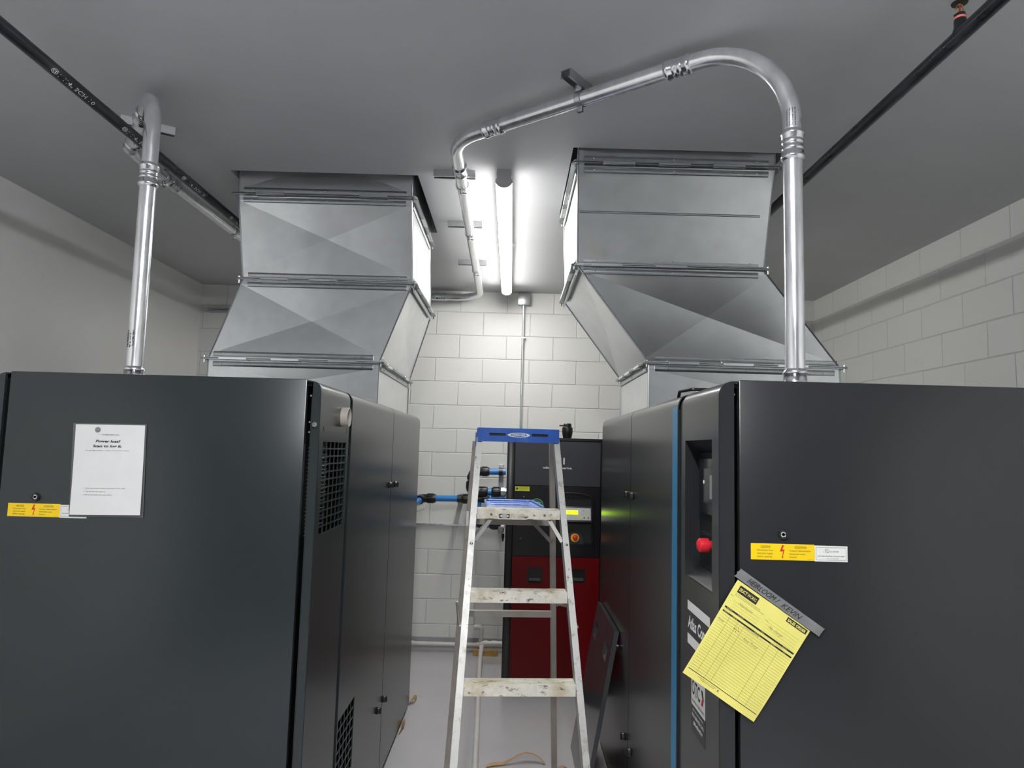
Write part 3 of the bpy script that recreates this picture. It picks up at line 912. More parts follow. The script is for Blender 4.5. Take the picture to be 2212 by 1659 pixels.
def flange(parent, x0, x1, y0, y1, z, seed):
    rn = random.Random(seed)
    b = B(); cl = B(); bo = B()
    sides = (((x0, y0), (x1, y0), (0, -1)), ((x1, y0), (x1, y1), (1, 0)), ((x1, y1), (x0, y1), (0, 1)), ((x0, y1), (x0, y0), (-1, 0)))
    for (ax, ay), (bx, by), (nx, ny) in sides:
        a, c, n = V((ax, ay, z)), V((bx, by, z)), V((nx, ny, 0))
        d = (c - a).normalized(); Ln = (c - a).length
        for sg in (-1, 1):
            pa_, pb_ = a + d * .028, c - d * .028
            prof = [(0, .013), (.006, .014), (.0085, .024), (.0085, .030), (.0055, .037), (.0, .039)]
            b.prism([pa_ + n * (q[0] + .0005) + V((0, 0, sg * q[1])) for q in prof], pb_ - pa_)
            # standing lip
            b.obox((a + c) / 2 + n * .014 + V((0, 0, sg * .0035)), d, n, (0, 0, 1), (Ln / 2 + .004, .014, .0022))
            for fr in (.09, .5, .91):
                p = a + d * (Ln * (fr + rn.uniform(-.015, .015))) + n * .0085 + V((0, 0, sg * .027))
                bo.lathe(p, n, [(.004, 0), (.004, .002), (.002, .0035)], 8)
        # snap cleats
        nn = 3
        for q in range(nn):
            s0 = .10 + q * .29 + rn.uniform(-.03, .03)
            if rn.random() < .2: continue
            p0 = a + d * Ln * s0; p1 = p0 + d * .145
            cl.obox((p0 + p1) / 2 + n * .016, d, n, (0, 0, 1), ((p1 - p0).length / 2, .0135, .0078), .002, 1)
    for (cx_, cy_, sx, sy) in ((x0, y0, -1, -1), (x1, y0, 1, -1), (x1, y1, 1, 1), (x0, y1, -1, 1)):
        for sg in (-1, 1):
            b.prism([V((cx_ + sx * q[0], cy_ + sy * q[1], z + sg * .001 + (0 if sg > 0 else -.003))) for q in ((-.06, .002), (-.06, .030), (.016, .030), (.030, .016), (.030, -.06), (.002, -.06), (.002, .002))], (0, 0, .003))
        bo.lathe((cx_ + sx * .014, cy_ + sy * .014, z + .012), (0, 0, -1), [(.0075, 0), (.0075, .006), (.004, .0062), (.004, .034)], 8)
    o = b.make('duct_flange', 'galv_edge', parent)
    make_each(cl, 'cleat', 'zinc', o); make_each(bo, 'screw', 'chrome', o)

tL = thing('air_duct', 'left galvanised duct rising from the left compressor cabinet into the ceiling', 'duct', (-1.1, 4.05, 1.868))
R0 = rect_ring(-1.415, -.540, 3.44, 4.27, 3.30); R1 = rect_ring(-1.431, -.542, 3.47, 4.27, 2.93)
R2 = rect_ring(-1.417, -.535, 3.560, 4.415, 2.51); R3 = rect_ring(-1.566, -.690, 3.552, 4.60, 2.09); R4 = rect_ring(-1.562, -.690, 3.552, 4.60, 1.868)
section(tL, R0, R1); section(tL, R1, R2); section(tL, R2, R3); section(tL, R3, R4, dome=-.008)
flange(tL, -1.431, -.542, 3.47, 4.27, 2.93, 1); flange(tL, -1.417, -.535, 3.560, 4.415, 2.51, 2); flange(tL, -1.566, -.690, 3.552, 4.60, 2.09, 3)
tR = thing('air_duct', 'right galvanised duct rising from the right compressor cabinet into the ceiling', 'duct', (1.1, 3.7, 1.862))
Q0 = rect_ring(.274, 1.178, 3.045, 3.835, 3.30); Q1 = rect_ring(.268, 1.153, 3.035, 3.835, 2.955)
Q2 = rect_ring(.287, 1.155, 3.180, 3.985, 2.527); Q3 = rect_ring(.648, 1.560, 3.305, 4.150, 2.095); Q4 = rect_ring(.648, 1.560, 3.305, 4.150, 1.862)
section(tR, Q0, Q1); section(tR, Q1, Q2, (0, 1, 1, 1), bead=((0, .46),)); section(tR, Q2, Q3, dome=-.016); section(tR, Q3, Q4, dome=-.008)
flange(tR, .268, 1.153, 3.035, 3.835, 2.955, 4); flange(tR, .287, 1.155, 3.180, 3.985, 2.527, 5); flange(tR, .648, 1.560, 3.305, 4.150, 2.095, 6)

# ------------------------------------------------------------------ conduits
PR = .0279
def coupling(b, c, d, ln=.088):
    c, d = V(c), V(d).normalized()
    h = ln / 2
    prof = [(PR + .0005, -h - .004), (.0322, -h), (.0345, -h + .005), (.0345, -h + .011), (.0318, -h + .015), (.0318, -h + .023), (.0300, -h + .026), (.0318, -h + .030), (.0318, -.006), (.0302, -.003), (.0302, .003), (.0318, .006), (.0318, h - .030), (.0300, h - .026), (.0318, h - .023), (.0318, h - .015), (.0345, h - .011), (.0345, h - .005), (.0322, h), (PR + .0005, h + .004)]
    b.lathe(c, d, prof, 32, False)
def on_line(a, b_, s_): return V(a) + (V(b_) - V(a)).normalized() * s_
ZH = 2.958
def conduit(label, pts, rad, cps, loc):
    t = thing('electrical_conduit', label, 'conduit', loc)
    B().tube(fillet(pts, rad, 18), PR, 32).make('tube', 'emt', t, smooth=60)
    for c, d, ln in cps:
        b = B(); coupling(b, c, d, ln); b.make('coupling', 'zinc', t, smooth=40)
    return t
pR = [(.819, 2.010, 1.866), (.819, 2.010, ZH), (-.272, 2.8325, ZH), (-.292, 5.905, ZH), (-1.9, 5.905, ZH)]
dr = (V(pR[2]) - V(pR[1])).normalized()
cR = conduit('long metal conduit from the right compressor across the ceiling to the back wall', pR, [.300, .241, .241],
             [((.819, 2.010, 2.592), (0, 0, 1), .086), ((.819, 2.010, 1.890), (0, 0, 1), .050), (V((.529, 2.229, ZH)), dr, .086), (V((-.105, 2.707, ZH)), dr, .086),
              (V((-.273, 3.14, ZH)), (-.0065, 1, 0), .086), (V((-.640, 5.905, ZH)), (1, 0, 0), .086)], (.819, 2.01, 1.866))
pL = [(-1.328, 2.430, 1.870), (-1.331, 2.430, ZH), (-1.745, 3.020, ZH), (-1.748, 5.2, ZH)]
dl = (V(pL[2]) - V(pL[1])).normalized()
cL = conduit('metal conduit rising from the left compressor door side and turning along the ceiling', pL, [.20, .241],
             [((-1.330, 2.430, 2.611), (0, 0, 1), .080), ((-1.328, 2.430, 1.892), (0, 0, 1), .046), (V((-1.515, 2.690, ZH)), dl, .086), (V((-1.712, 2.975, ZH)), dl, .07), (V((-1.7455, 3.415, ZH)), (0, 1, 0), .086)], (-1.328, 2.43, 1.87))
# printed marks on the tubes
def cylmap(c, axis_up, face, r):
    c, a, f0 = V(c), V(axis_up).normalized(), V(face).normalized()
    s_ = a.cross(f0)
    return lambda u, v: c + a * u + (f0 * math.cos(v / r) + s_ * math.sin(v / r)) * (r + .0006)
b = B()
f = cylmap((-1.3295, 2.43, 2.045), (0, 0, -1), (-.15, -1, 0), PR)
lettering(b, 'CONDUIT', f, 0, .010, .0062, .062, .04); lettering(b, 'E-TH 12 40', f, .012, -.001, .0050, .05, .02); lettering(b, '2 EMT METALLIC', f, 0, -.011, .0050, .058, .03)
b.make('printed_mark', 'ink', cL, smooth=0)
b = B(); f = cylmap((.819, 2.01, 2.70), (0, 0, -1), (-.5, -1, 0), PR)
for k in range(4): lettering(b, ('Electrical metallic tubing', 'EMT ELBOW 2 IN 90', 'Listed  Made in USA', 'E-210044')[k], f, 0, .012 - .008 * k, .0028, .055, .01)
b.make('printed_mark', 'ink', cR, smooth=0)
mid = V((.075, 2.571, ZH)); f = cylmap(mid, dr, (-.2, -.7, -1), PR)
b = B(); lettering(b, '2', lambda u, v: f(-u, -v), -.005, -.012, .012, None, .01, .3); b.make('marker_number', 'ink', cR, smooth=0)

# ------------------------------------------------------------------ strut channels with pipe clamps
def strut(label, c, d, ln, clamp=None, caxis=None, group=None, up=(0, 0, 1), h=.033, wd=.041):
    """channel against a surface whose outward side is -up; c = middle of its back"""
    c, d, up = V(c), V(d).normalized(), V(up)
    s_ = d.cross(up).normalized()
    t = thing('strut_channel', label, 'strut channel', c, group)
    th = .0026
    W2 = wd / 2
    pr_ = [(-W2, 0), (W2, 0), (W2, h), (W2 - .009, h), (W2 - .009, h - .007), (W2 - .0066, h - .007), (W2 - .0066, h - th), (W2 - th, h - th), (W2 - th, th), (-W2 + th, th), (-W2 + th, h - th), (-W2 + .0066, h - th), (-W2 + .0066, h - .007), (-W2 + .009, h - .007), (-W2 + .009, h), (-W2, h)]
    B().prism([c - d * ln / 2 + s_ * x - up * z for x, z in pr_], d * ln).make('channel', 'strut', t, smooth=0)
    if clamp is not None:
        p, ax = V(clamp), V(caxis).normalized()
        sd = ax.cross(V((0, 0, 1))).normalized()
        b = B()
        rr = PR + .0022; hw = .0115
        N_ = 22
        for sg in (-1, 1):
            pts = []
            for k in range(N_ + 1):
                a = math.radians(-84 + 150 * k / N_)
                pts.append(sd * sg * rr * math.cos(a) + V((0, 0, rr * math.sin(a))))
            top = c.z - h + .012 - p.z
            pts.append(sd * sg * (.017) + V((0, 0, min(top, rr + .02))))
            pts.insert(0, sd * sg * .0025 + V((0, 0, -rr - .019)))
            pts.insert(0, sd * sg * .0025 + V((0, 0, -rr - .020)))
            prev = None
            for q in pts:
                nrm = sd * sg
                cur = [b.bm.verts.new(p + q + ax * hw), b.bm.verts.new(p + q - ax * hw), b.bm.verts.new(p + q + nrm * .0022 - ax * hw), b.bm.verts.new(p + q + nrm * .0022 + ax * hw)]
                if prev:
                    for m_ in range(4): b._face([prev[m_], prev[(m_ + 1) % 4], cur[(m_ + 1) % 4], cur[m_]])
                prev = cur
        b.make('pipe_clamp', 'strut', t, smooth=40)
        b = B(); q = p + V((0, 0, -rr - .010))
        b.lathe(q - sd * .010, sd, [(.0072, 0), (.0072, .005), (.0035, .0052), (.0035, .034)], 6)
        b.lathe(q + sd * .006, sd, [(.0075, 0), (.0075, .005)], 6)
        b.make('clamp_bolt', 'chrome', t)
    return t
perp = (-dr.y, dr.x, 0)
strut('short strut channel clamping the diagonal run of the right conduit', (.2215, 2.4615, ZC), perp, .205, (.2215, 2.4606, ZH), dr)
SG = 'strut channels under the ceiling along the middle conduit'
xs = lambda y: -.272 - .0065 * (y - 2.83)
strut('strut channel nearest the camera beside the lit tube light', (-.315, 3.335, ZC), (1, 0, 0), .205, (xs(3.33), 3.335, ZH), (-.0065, 1, 0), SG)
strut('middle one of three strut channels beside the lit tube light', (-.314, 4.098, ZC), (1, 0, 0), .205, (xs(4.1), 4.098, ZH), (-.0065, 1, 0), SG)
strut('farthest of three strut channels beside the lit tube light, nearest back wall', (-.316, 4.965, ZC), (1, 0, 0), .205, (xs(4.96), 4.965, ZH), (-.0065, 1, 0), SG)
perl = (-dl.y, dl.x, 0)
strut('slanted strut channel behind the top bend of the left conduit', (-1.603, 2.893, ZC), (.85, .52, 0), .21, (-1.625, 2.849, ZH), dl)
SL = 'strut channels on the straight run of the left conduit'
strut('strut channel just behind the upright of the left conduit near its coupling', (-1.790, 3.33, ZC), (1, 0, 0), .13, (-1.746, 3.33, ZH), (0, 1, 0), SL)
strut('strut channel on the left conduit beside the left duct', (-1.735, 4.19, ZC), (1, 0, 0), .20, (-1.747, 4.19, ZH), (0, 1, 0), SL)
strut('horizontal strut channel high on the back wall behind the left duct', (-2.33, YB, 2.80), (1, 0, 0), .66, None, None, None, (0, 1, 0), .041, .041)

# ------------------------------------------------------------------ black sprinkler pipes
def black_pipe(label, x, z, y0, y1, r=.0211):
    t = thing('sprinkler_pipe', label, 'pipe', (x, (y0 + y1) / 2, z))
    B().tube([(x, y0, z), (x, (y0 + y1) / 2, z), (x, y1, z)], r, 32).make('pipe', 'blackpipe', t, smooth=60)
    return t
spL = black_pipe('black steel sprinkler pipe with white stencilled size running along the left ceiling', -1.545, 2.876, -2.95, 5.94)
spR = black_pipe('black steel sprinkler pipe with chipped paint running along the right ceiling', 1.252, 2.876, -2.95, 5.94)
for yy in (2.168, 2.585, 3.075, 3.62):
    b = B()
    f = cylmap((-1.545, yy, 2.876), (0, 1, 0), (.62, -.0, -.78), .0211)
    lettering(b, '@1 1/4" SCH 10', lambda u, v: f(u, v), 0, -.007, .0135, .235, .004, 0)
    b.make('stencilled_size', 'whiteink', spL, smooth=0)
# upright sprinkler head on the right pipe
hx_, hy_ = 1.252, 1.885
b = B(); b.lathe((hx_, hy_, 2.885), (0, 0, 1), [(.021, 0), (.0185, .010), (.0165, .015), (.0165, .036), (.0150, .039)], 28); t = b.make('sprinkler_head', 'black', spR, label='upright brass sprinkler head with pink band')
b = B(); b.lathe((hx_, hy_, 2.9245), (0, 0, 1), [(.0155, 0), (.0160, .001), (.0160, .0055), (.0150, .007)], 28); b.make('sealing_band', 'pinkband', t)
b = B(); b.lathe((hx_, hy_, 2.9318), (0, 0, 1), [(.0155, 0), (.0160, .004), (.0160, .008), (.010, .010), (.008, .013)], 6)
b.make('wrench_boss', 'black', t)
b = B()
for sg in (-1, 1):
    b.tube(fillet([(hx_ + sg * .0085, hy_, 2.942), (hx_ + sg * .0115, hy_, 2.952), (hx_ + sg * .008, hy_, 2.966), (hx_, hy_, 2.972)], .006, 4), .0022, 8)
b.make('yoke', 'brass', t)
B().cyl((hx_, hy_, 2.944), (hx_, hy_, 2.970), .0022, 10).make('bulb', 'glassbulb', t)
B().lathe((hx_, hy_, 2.971), (0, 0, 1), [(.004, 0), (.021, .001), (.022, .003), (.019, .0045), (.004, .0045)], 28).make('deflector', 'black', t)

# ------------------------------------------------------------------ back wall fittings
t = thing('junction_box', 'square metal junction box at the top of the back wall', 'electrical box', (.080, YB, 2.915))
B().box((.029, YB - .048, 2.914), (.131, YB - .0005, 3.014), .003, 2).make('box', 'galv', t)
B().box((.0275, YB - .0515, 2.9125), (.1325, YB - .0485, 3.0155), .003, 2).make('cover', 'strut', t)
b = B()
for p in ((.038, 3.006), (.123, 2.922)): b.lathe((p[0], YB - .0515, p[1]), (0, -1, 0), [(.004, 0), (.003, .002)], 10)
make_each(b, 'screw', 'chrome', t)
t = thing('wall_conduit', 'thin vertical conduit running down the back wall from the junction box', 'conduit', (.078, YB - .026, 1.0))
B().tube([(.078, YB - .024, 2.9), (.078, YB - .024, 2.0), (.078, YB - .024, .9)], .0117, 20).make('tube', 'emt', t)
b = B(); b.lathe((.078, YB - .024, 2.915), (0, 0, -1), [(.0165, 0), (.0165, .008), (.0135, .009), (.0135, .018), (.0175, .019), (.0175, .030), (.0125, .032)], 20); b.make('connector', 'zinc', t)
b = B(); b.box((.062, YB - .038, 2.622), (.100, YB - .0005, 2.634)); b.lathe((.098, YB - .018, 2.628), (0, -1, 0), [(.007, 0), (.007, .02), (.004, .022)], 8); b.make('strap', 'zinc', t)
t = thing('wall_conduit', 'thin horizontal conduit low on the back wall under the blue pipe', 'conduit', (-1.0, YB - .02, 1.01))
B().tube([(-1.9, YB - .018, 1.020), (-1.1, YB - .018, 1.021), (-.330, YB - .018, 1.023)], .0105, 16).make('tube', 'emt', t)
B().box((-.365, YB - .045, 1.008), (-.325, YB - .001, 1.115), .004, 1).make('end_box', 'pvc', t)

# ------------------------------------------------------------------ blue compressed air piping
YP = 5.65
def nut(b, c, d, ln=.062, r=.036):
    c, d = V(c), V(d).normalized()
    b.lathe(c - d * ln / 2, d, [(.0265, 0), (r * .86, .002), (r, ln * .30), (r, ln * .72), (r * .9, ln * .98), (.0265, ln)], 28)
    u = d.orthogonal().normalized(); v = d.cross(u)
    for k in range(14):
        a = 2 * PI * k / 14
        e_ = u * math.cos(a) + v * math.sin(a)
        b.obox(c + e_ * r, d, e_, d.cross(e_), (ln * .30, .0022, .0028))
t = thing('air_pipe', 'blue compressed air pipe with black joints along back wall to the red dryer', 'pipe', (-.4, YP, 1.05))
pr_ = .025
NX = -.027
for a, c in (((-.66, 1.261), (-.33, 1.265)), ((-.20, 1.275), (-.03, 1.283)), ((-.23, 1.484), (-.035, 1.488)), ((-.22, 1.327), (-.12, 1.327)), ((-.30, 1.066), (-.11, 1.066))):
    B().tube([(a[0], YP, a[1]), (c[0], YP, c[1])], pr_, 24).make('pipe', 'bluepipe', t)
B().tube([(-.302, YP, 1.47), (-.315, YP - .03, 1.36)], pr_, 24).make('pipe', 'bluepipe', t)
B().tube([(-.715, YP - .05, 1.245), (-.80, 4.72, 1.17)], pr_, 24).make('pipe', 'bluepipe', t)
B().tube([(-.250, YP, 1.24), (-.250, YP, 1.09)], pr_, 24).make('pipe', 'bluepipe', t)
for c, d, ln in (((-.632, YP, 1.261), (1, 0, 0), .085), ((-.715, YP - .03, 1.25), (-.1, -1, -.08), .05), ((-.345, YP, 1.264), (1, 0, 0), .085), ((-.195, YP, 1.275), (1, 0, 0), .07),
                 ((-.205, YP, 1.486), (1, 0, 0), .075), ((-.212, YP - .03, 1.329), (1, 0, 0), .075), ((-.108, YP - .03, 1.329), (1, 0, 0), .075), ((-.306, YP - .012, 1.437), (-.1, -.25, -1), .05), ((-.312, YP - .025, 1.385), (-.1, -.25, -1), .05),
                 ((-.110, YP, 1.066), (1, 0, 0), .09), ((-.255, YP, 1.15), (0, 0, 1), .07)):
    b = B(); nut(b, c, d, ln, .037); b.make('joint_nut', 'black', t, smooth=40)
def elbow(pts, r=.034, bend=.035):
    B().tube(fillet(pts, bend, 8), r, 24).make('elbow', 'black', t)
elbow([(-.660, YP, 1.261), (-.712, YP, 1.258), (-.716, YP - .06, 1.25)])
elbow([(-.235, YP, 1.485), (-.298, YP, 1.482), (-.305, YP - .01, 1.44)], .036)
elbow([(-.235, YP - .03, 1.330), (-.316, YP - .03, 1.330), (-.313, YP - .025, 1.39)], .038)
elbow([(-.305, YP, 1.265), (-.250, YP, 1.268), (-.20, YP, 1.274)], .034, .02)
elbow([(-.20, YP, 1.066), (-.252, YP, 1.07), (-.252, YP, 1.14)], .034)
B().lathe((-.070, YP - .03, 1.329), (1, 0, 0), [(.034, 0), (.034, .030), (.026, .032), (.026, .040), (.030, .041), (.030, .044)], 6).make('adapter', 'strut', t, smooth=0)
# pipe clips on stand-offs
for x, z in ((-.402, 1.264), (-.0755, 1.488)):
    b = B(); b.lathe((x - .0165, YP, z), (1, 0, 0), [(.0262, 0), (.031, .0005), (.031, .0325), (.0262, .033)], 24)
    b.box((x - .0165, YP + .028, z - .02), (x + .0165, YB - .042 if x > -.2 else YB - .001, z + .02), .002, 1)
    b.make('pipe_clip', 'black', t)
b = B(); b.box((-.096, YB - .041, 1.18), (-.055, YB - .001, 1.54), .002, 1); b.make('bracket_rail', 'strut', t)
# small ball valve with a white lever
b = B(); b.lathe((-.735, YP - .12, 1.175), (1, 0, 0), [(.010, -.05), (.010, -.02), (.016, -.018), (.016, .014), (.010, .016), (.010, .028)], 14); b.make('valve_body', 'brass', t)
b = B(); b.obox((-.690, YP - .14, 1.188), (.9, 0, .42), (0, 1, 0), (-.42, 0, .9), (.036, .006, .012), .003, 1); b.make('valve_lever', 'pvc', t)
t = thing('drain_valve', 'small grey bowl fitting hanging beside the red dryer below the blue pipes', 'valve', (-.058, YP - .02, .98))
B().lathe((-.058, YP - .02, 1.055), (1, 0, 0), [(.015, -.006), (.018, -.004), (.018, .02), (.012, .024)], 20).make('fitting', 'pvc', t)
B().lathe((-.062, YP - .02, 1.058), (0, 0, -1), [(.018, 0), (.026, .006), (.026, .038), (.020, .052), (.008, .056)], 24).make('bowl', 'greylabel', t)
B().lathe((-.045, YP - .02, 1.0), (0, 0, -1), [(.012, 0), (.012, .035), (.007, .042), (.007, .06)], 16).make('drain_stem', 'black', t)

# ------------------------------------------------------------------ red and black dryer
DX0, DX1, DY0, DY1 = -.024, .655, 4.94, 5.66
DZ = 1.757
t = thing('air_dryer', 'red and black air dryer cabinet standing by the back wall behind the stepladder', 'air dryer', (.315, 5.3, 0))
B().box((DX0, DY0 + .012, .055), (DX1, DY1, DZ - .001), .002, 1).make('body', 'dryer_black', t)
B().box((DX0 + .03, DY0 + .04, 0), (DX1 - .03, DY1 - .03, .054)).make('plinth', 'dryer_black', t)
b = B()
b.box((DX0, DY0 - .004, .06), (.029, DY0 + .011, DZ), .004, 2); b.box((.638, DY0 - .004, .06), (DX1, DY0 + .011, DZ), .003, 1); b.box((.0295, DY0 - .004, DZ - .020), (.6375, DY0 + .011, DZ), .003, 1)
b.make('frame', 'dryer_black', t)
B().box((.032, DY0, 1.420), (.636, DY0 + .011, 1.734), .002, 1).make('upper_panel', 'dryer_grey', t)
# middle panel with control recess
cr = (.300, .585, 1.012, 1.365)
fd = lambda u, v, w_: (u, DY0 + .011 - w_, v)
b = B(); b.plate(fd, (.032, .636), (.934, 1.416), [(.318, .575, 1.030, 1.340)], .011); mid_ = b.make('middle_panel', 'dryer_black', t, smooth=0)
b = B(); b.box((.318, DY0 + .0115, 1.03), (.575, DY0 + .013, 1.34)); b.make('recess_back', 'core', mid_, smooth=0)
# curved hood rim
b = B()
out = [(.318, 1.02), (.318, 1.345), (.34, 1.368), (.42, 1.376), (.50, 1.372), (.56, 1.358), (.588, 1.33), (.590, 1.05), (.575, 1.02)]
path = fillet([(x, DY0 - .006, z) for x, z in out], [.02] * 7, 4)
b.tube(path, .008, 8); b.make('recess_rim', 'black', mid_)
# tilted display unit
b = B(); up_ = V((0, .34, .94)); n_ = V((0, -.94, .34)); rt = V((1, 0, 0))
dc = V((.475, DY0 - .012, 1.228))
b.obox(dc, rt, up_, -n_, (.105, .056, .010), .006, 2); dsp = b.make('display_unit', 'dryer_grey', mid_)
b = B(); b.obox(dc + n_ * .0105, rt, up_, -n_, (.094, .043, .0010), .0005, 1); b.make('face_plate', 'silver', dsp)
b = B(); b.obox(dc + n_ * .012 + rt * -.036 + up_ * .011, rt, up_, -n_, (.040, .0135, .0008)); b.make('display', 'lcd', dsp, smooth=0, label='glowing green display')
fD = lambda u, v: dc + n_ * .0125 + rt * u + up_ * v
b = B(); lettering(b, 'mk', fD, .038, .022, .006, .013, .02); lettering(b, 'i O', fD, .030, -.006, .005, .018); b.make('lettering', 'ink', dsp, smooth=0)
for nm, m_, bs in (('keypad', 'lime', [(-.018 + .0125 * k, -.026, .0045) for k in range(5)] + [(.058 + .012 * k, -.002, .0045) for k in range(2)]), ('start_key', 'green', [(.048, -.026, .005)]), ('stop_key', 'redprint', [(.076, -.026, .005)])):
    b = B()
    for (u, v, r) in bs: rect_on(b, fD, u - r, v - r, u + r, v + r)
    b.make(nm, m_, dsp, smooth=0)
# stop button in a small pocket
b = B(); pts = []
for k in range(13):
    a = PI * k / 12; pts.append((.460 + .058 * math.cos(a), DY0 - .002, 1.065 + .040 * math.sin(a)))
pts += [(.400, DY0 - .002, 1.022), (.523, DY0 - .002, 1.022)]
b.prism(pts, (0, .006, 0)); pk = b.make('button_pocket', 'dryer_grey', mid_)
B().lathe((.463, DY0 - .003, 1.066), (0, -1, .12), [(.030, 0), (.030, .006), (.027, .008)], 28).make('button_ring', 'yellow_ring', pk)
B().lathe((.463, DY0 - .010, 1.067), (0, -1, .22), [(.010, 0), (.010, .020), (.0175, .022), (.0175, .036), (.012, .042), (.003, .044)], 28).make('stop_button', 'red_knob', pk, label='red stop button')
# stickers
fr = lambda u, v: (u, DY0 - .0012, v)
b = B(); b.box((.038, DY0 - .0008, 1.379), (.139, DY0 - .0001, 1.411)); lb = b.make('warning_label', 'lime', mid_, smooth=0)
b = B(); lettering(b, 'WARNING SERVICE ONLY', fr, .066, 1.400, .005, .066); lettering(b, 'BY TRAINED PERSONNEL', fr, .066, 1.392, .005, .066); lettering(b, 'READ THE MANUAL', fr, .066, 1.384, .004, .05)
b.lathe((.051, DY0 - .0008, 1.395), (0, -1, 0), [(.0085, 0), (.0085, .0004)], 16); b.make('lettering', 'greyink', lb, smooth=0)
b = B(); b.lathe((.192, DY0 - .0001, 1.283), (0, -1, 0), [(.047, 0), (.047, .0008)], 40); es = b.make('round_sticker', 'green', mid_, label='round green sticker')
b = B(); lettering(b, 'ESD', fr, .192, 1.290, .0165, .050, .03, 0, 'C'); lettering(b, 'ENERGY SAVING DRYER', fr, .192, 1.277, .005, .068, .01, 0, 'C')
for k in range(44):
    a0, a1 = 2 * PI * k / 44, 2 * PI * (k + 1) / 44
    b.poly([fr(.192 + r * math.cos(a), 1.283 + r * math.sin(a)) for r, a in ((.0465, a0), (.0465, a1), (.045, a1), (.045, a0))])
b.make('lettering', 'whiteink', es, smooth=0)
for p in ((.086, DY0, 1.046), (.10, DY0, 1.340)):
    B().lathe(p, (0, -1, 0), [(.010 if p[2] < 1.2 else .004, 0), (.010 if p[2] < 1.2 else .004, .003), (.006 if p[2] < 1.2 else .003, .0042)], 20).make('key_lock' if p[2] < 1.2 else 'screw', 'black' if p[2] < 1.2 else 'chrome', mid_)
# logo
up2 = bpy.data.objects['upper_panel']
b = B()
for k, x in enumerate((.298, .320, .342, .359, .377)[2:] if False else (.302, .327, .352, .377)):
    o_ = []
    w_, z0_, z1_ = .0052, (1.571, 1.571, 1.571, 1.571)[k], (1.620, 1.620, 1.620, 1.620)[k]
    for q in range(9):
        a = PI * q / 8; o_.append(fr(x + w_ * math.cos(a), z1_ - w_ + w_ * math.sin(a)))
    for q in range(9):
        a = PI + PI * q / 8; o_.append(fr(x + w_ * math.cos(a), z0_ + w_ + w_ * math.sin(a)))
    b.poly(o_)
b.make('logo_bars', 'whiteink', up2, smooth=0)
b = B(); lettering(b, 'mikropor', fr, .230, 1.540, .0150, .098, .025); lettering(b, 'america', fr, .336, 1.540, .0150, .097, .025); b.make('lettering', 'whiteink', up2, smooth=0)
# lower red panel with two pull recesses
HH = [(.139, .238, .755, .853), (.438, .537, .762, .850)]
b = B(); b.plate(fd, (.032, .636), (.108, .930), HH, .011); rp = b.make('lower_panel', 'dryer_red', t, smooth=0, label='dark red lower panel')
for h in HH:
    b = B()
    for q in ((h[0] - .003, DY0 - .003, h[2] - .003, h[1] + .003, DY0 + .002, h[2]), (h[0] - .003, DY0 - .003, h[3], h[1] + .003, DY0 + .002, h[3] + .003), (h[0] - .003, DY0 - .003, h[2], h[0], DY0 + .002, h[3]), (h[1], DY0 - .003, h[2], h[1] + .003, DY0 + .002, h[3])):
        b.box(q[:3], q[3:])
    b.box((h[0], DY0 + .0115, h[2]), (h[1], DY0 + .0119, h[3]))
    b.obox(((h[0] + h[1]) / 2, DY0 + .004, h[2] + .018), (1, 0, 0), (0, .9, -.4), (0, .4, .9), ((h[1] - h[0]) / 2 - .008, .006, .012), .002, 1)
    b.make('pull_recess', 'black', rp)
# canister on top
t = thing('filter_canister', 'small black canister with red tip standing on top of the dryer', 'canister', (.405, 5.05, DZ))
B().lathe((.405, 5.05, DZ), (0, 0, 1), [(.030, 0), (.031, .003), (.038, .038), (.039, .044), (.039, .070), (.036, .080), (.029, .085), (.029, .102), (.024, .108), (.010, .109)], 32).make('body', 'black', t)
b = B(); b.lathe((.380, 5.05, DZ + .092), (-1, 0, 0), [(.005, 0), (.005, .022)], 12); b.make('stem', 'black', t)
b = B(); b.lathe((.358, 5.05, DZ + .092), (-1, 0, 0), [(.006, 0), (.006, .010), (.004, .012)], 12); b.make('tip', 'red_knob', t, label='red tip')

# ------------------------------------------------------------------ white drain pipes and bits on the floor
t = thing('drain_pipe', 'white plastic drain pipe along the foot of the back wall with upright stub', 'pipe', (-.4, 5.88, .03))
rp_ = .0167; yd = 5.882
B().tube([(-1.6, yd, .066), (-.7, yd, .067), (-.01, yd, .069)], rp_, 20).make('pipe', 'pvc', t)
B().tube([(-.202, yd, .07), (-.202, yd, .17)], rp_, 20).make('pipe', 'pvc', t)
b = B()
for x in (-.236, -.150): b.lathe((x, yd, .069), (1, 0, 0), [(.0215, 0), (.0215, .026), (.018, .028)] if x < -.2 else [(.018, -.002), (.0215, 0), (.0215, .022)], 20)
b.lathe((-.193, yd, .069), (1, 0, 0), [(.0205, -.045), (.0205, .045)], 20); b.lathe((-.202, yd, .069), (0, 0, 1), [(.0205, 0), (.0205, .05), (.0215, .052), (.0215, .062)], 20); b.make('tee', 'pvc', t)
b = B(); b.tube(fillet([(-.202, yd, .165), (-.202, yd, .212), (-.256, yd - .006, .209)], .022, 8), .0205, 20); b.lathe((-.234, yd - .003, .2105), (-1, -.1, 0), [(.0225, 0), (.0225, .028)], 20); b.make('elbow', 'pvc', t)
b = B(); b.lathe((-.8, yd, .067), (1, 0, 0), [(.0215, 0), (.0215, .05)], 20); b.make('joint_sleeve', 'pvc', t)
t = thing('drain_pipe', 'white plastic drain pipe lying on the floor from the dryer towards the camera', 'pipe', (-.16, 4.3, .01))
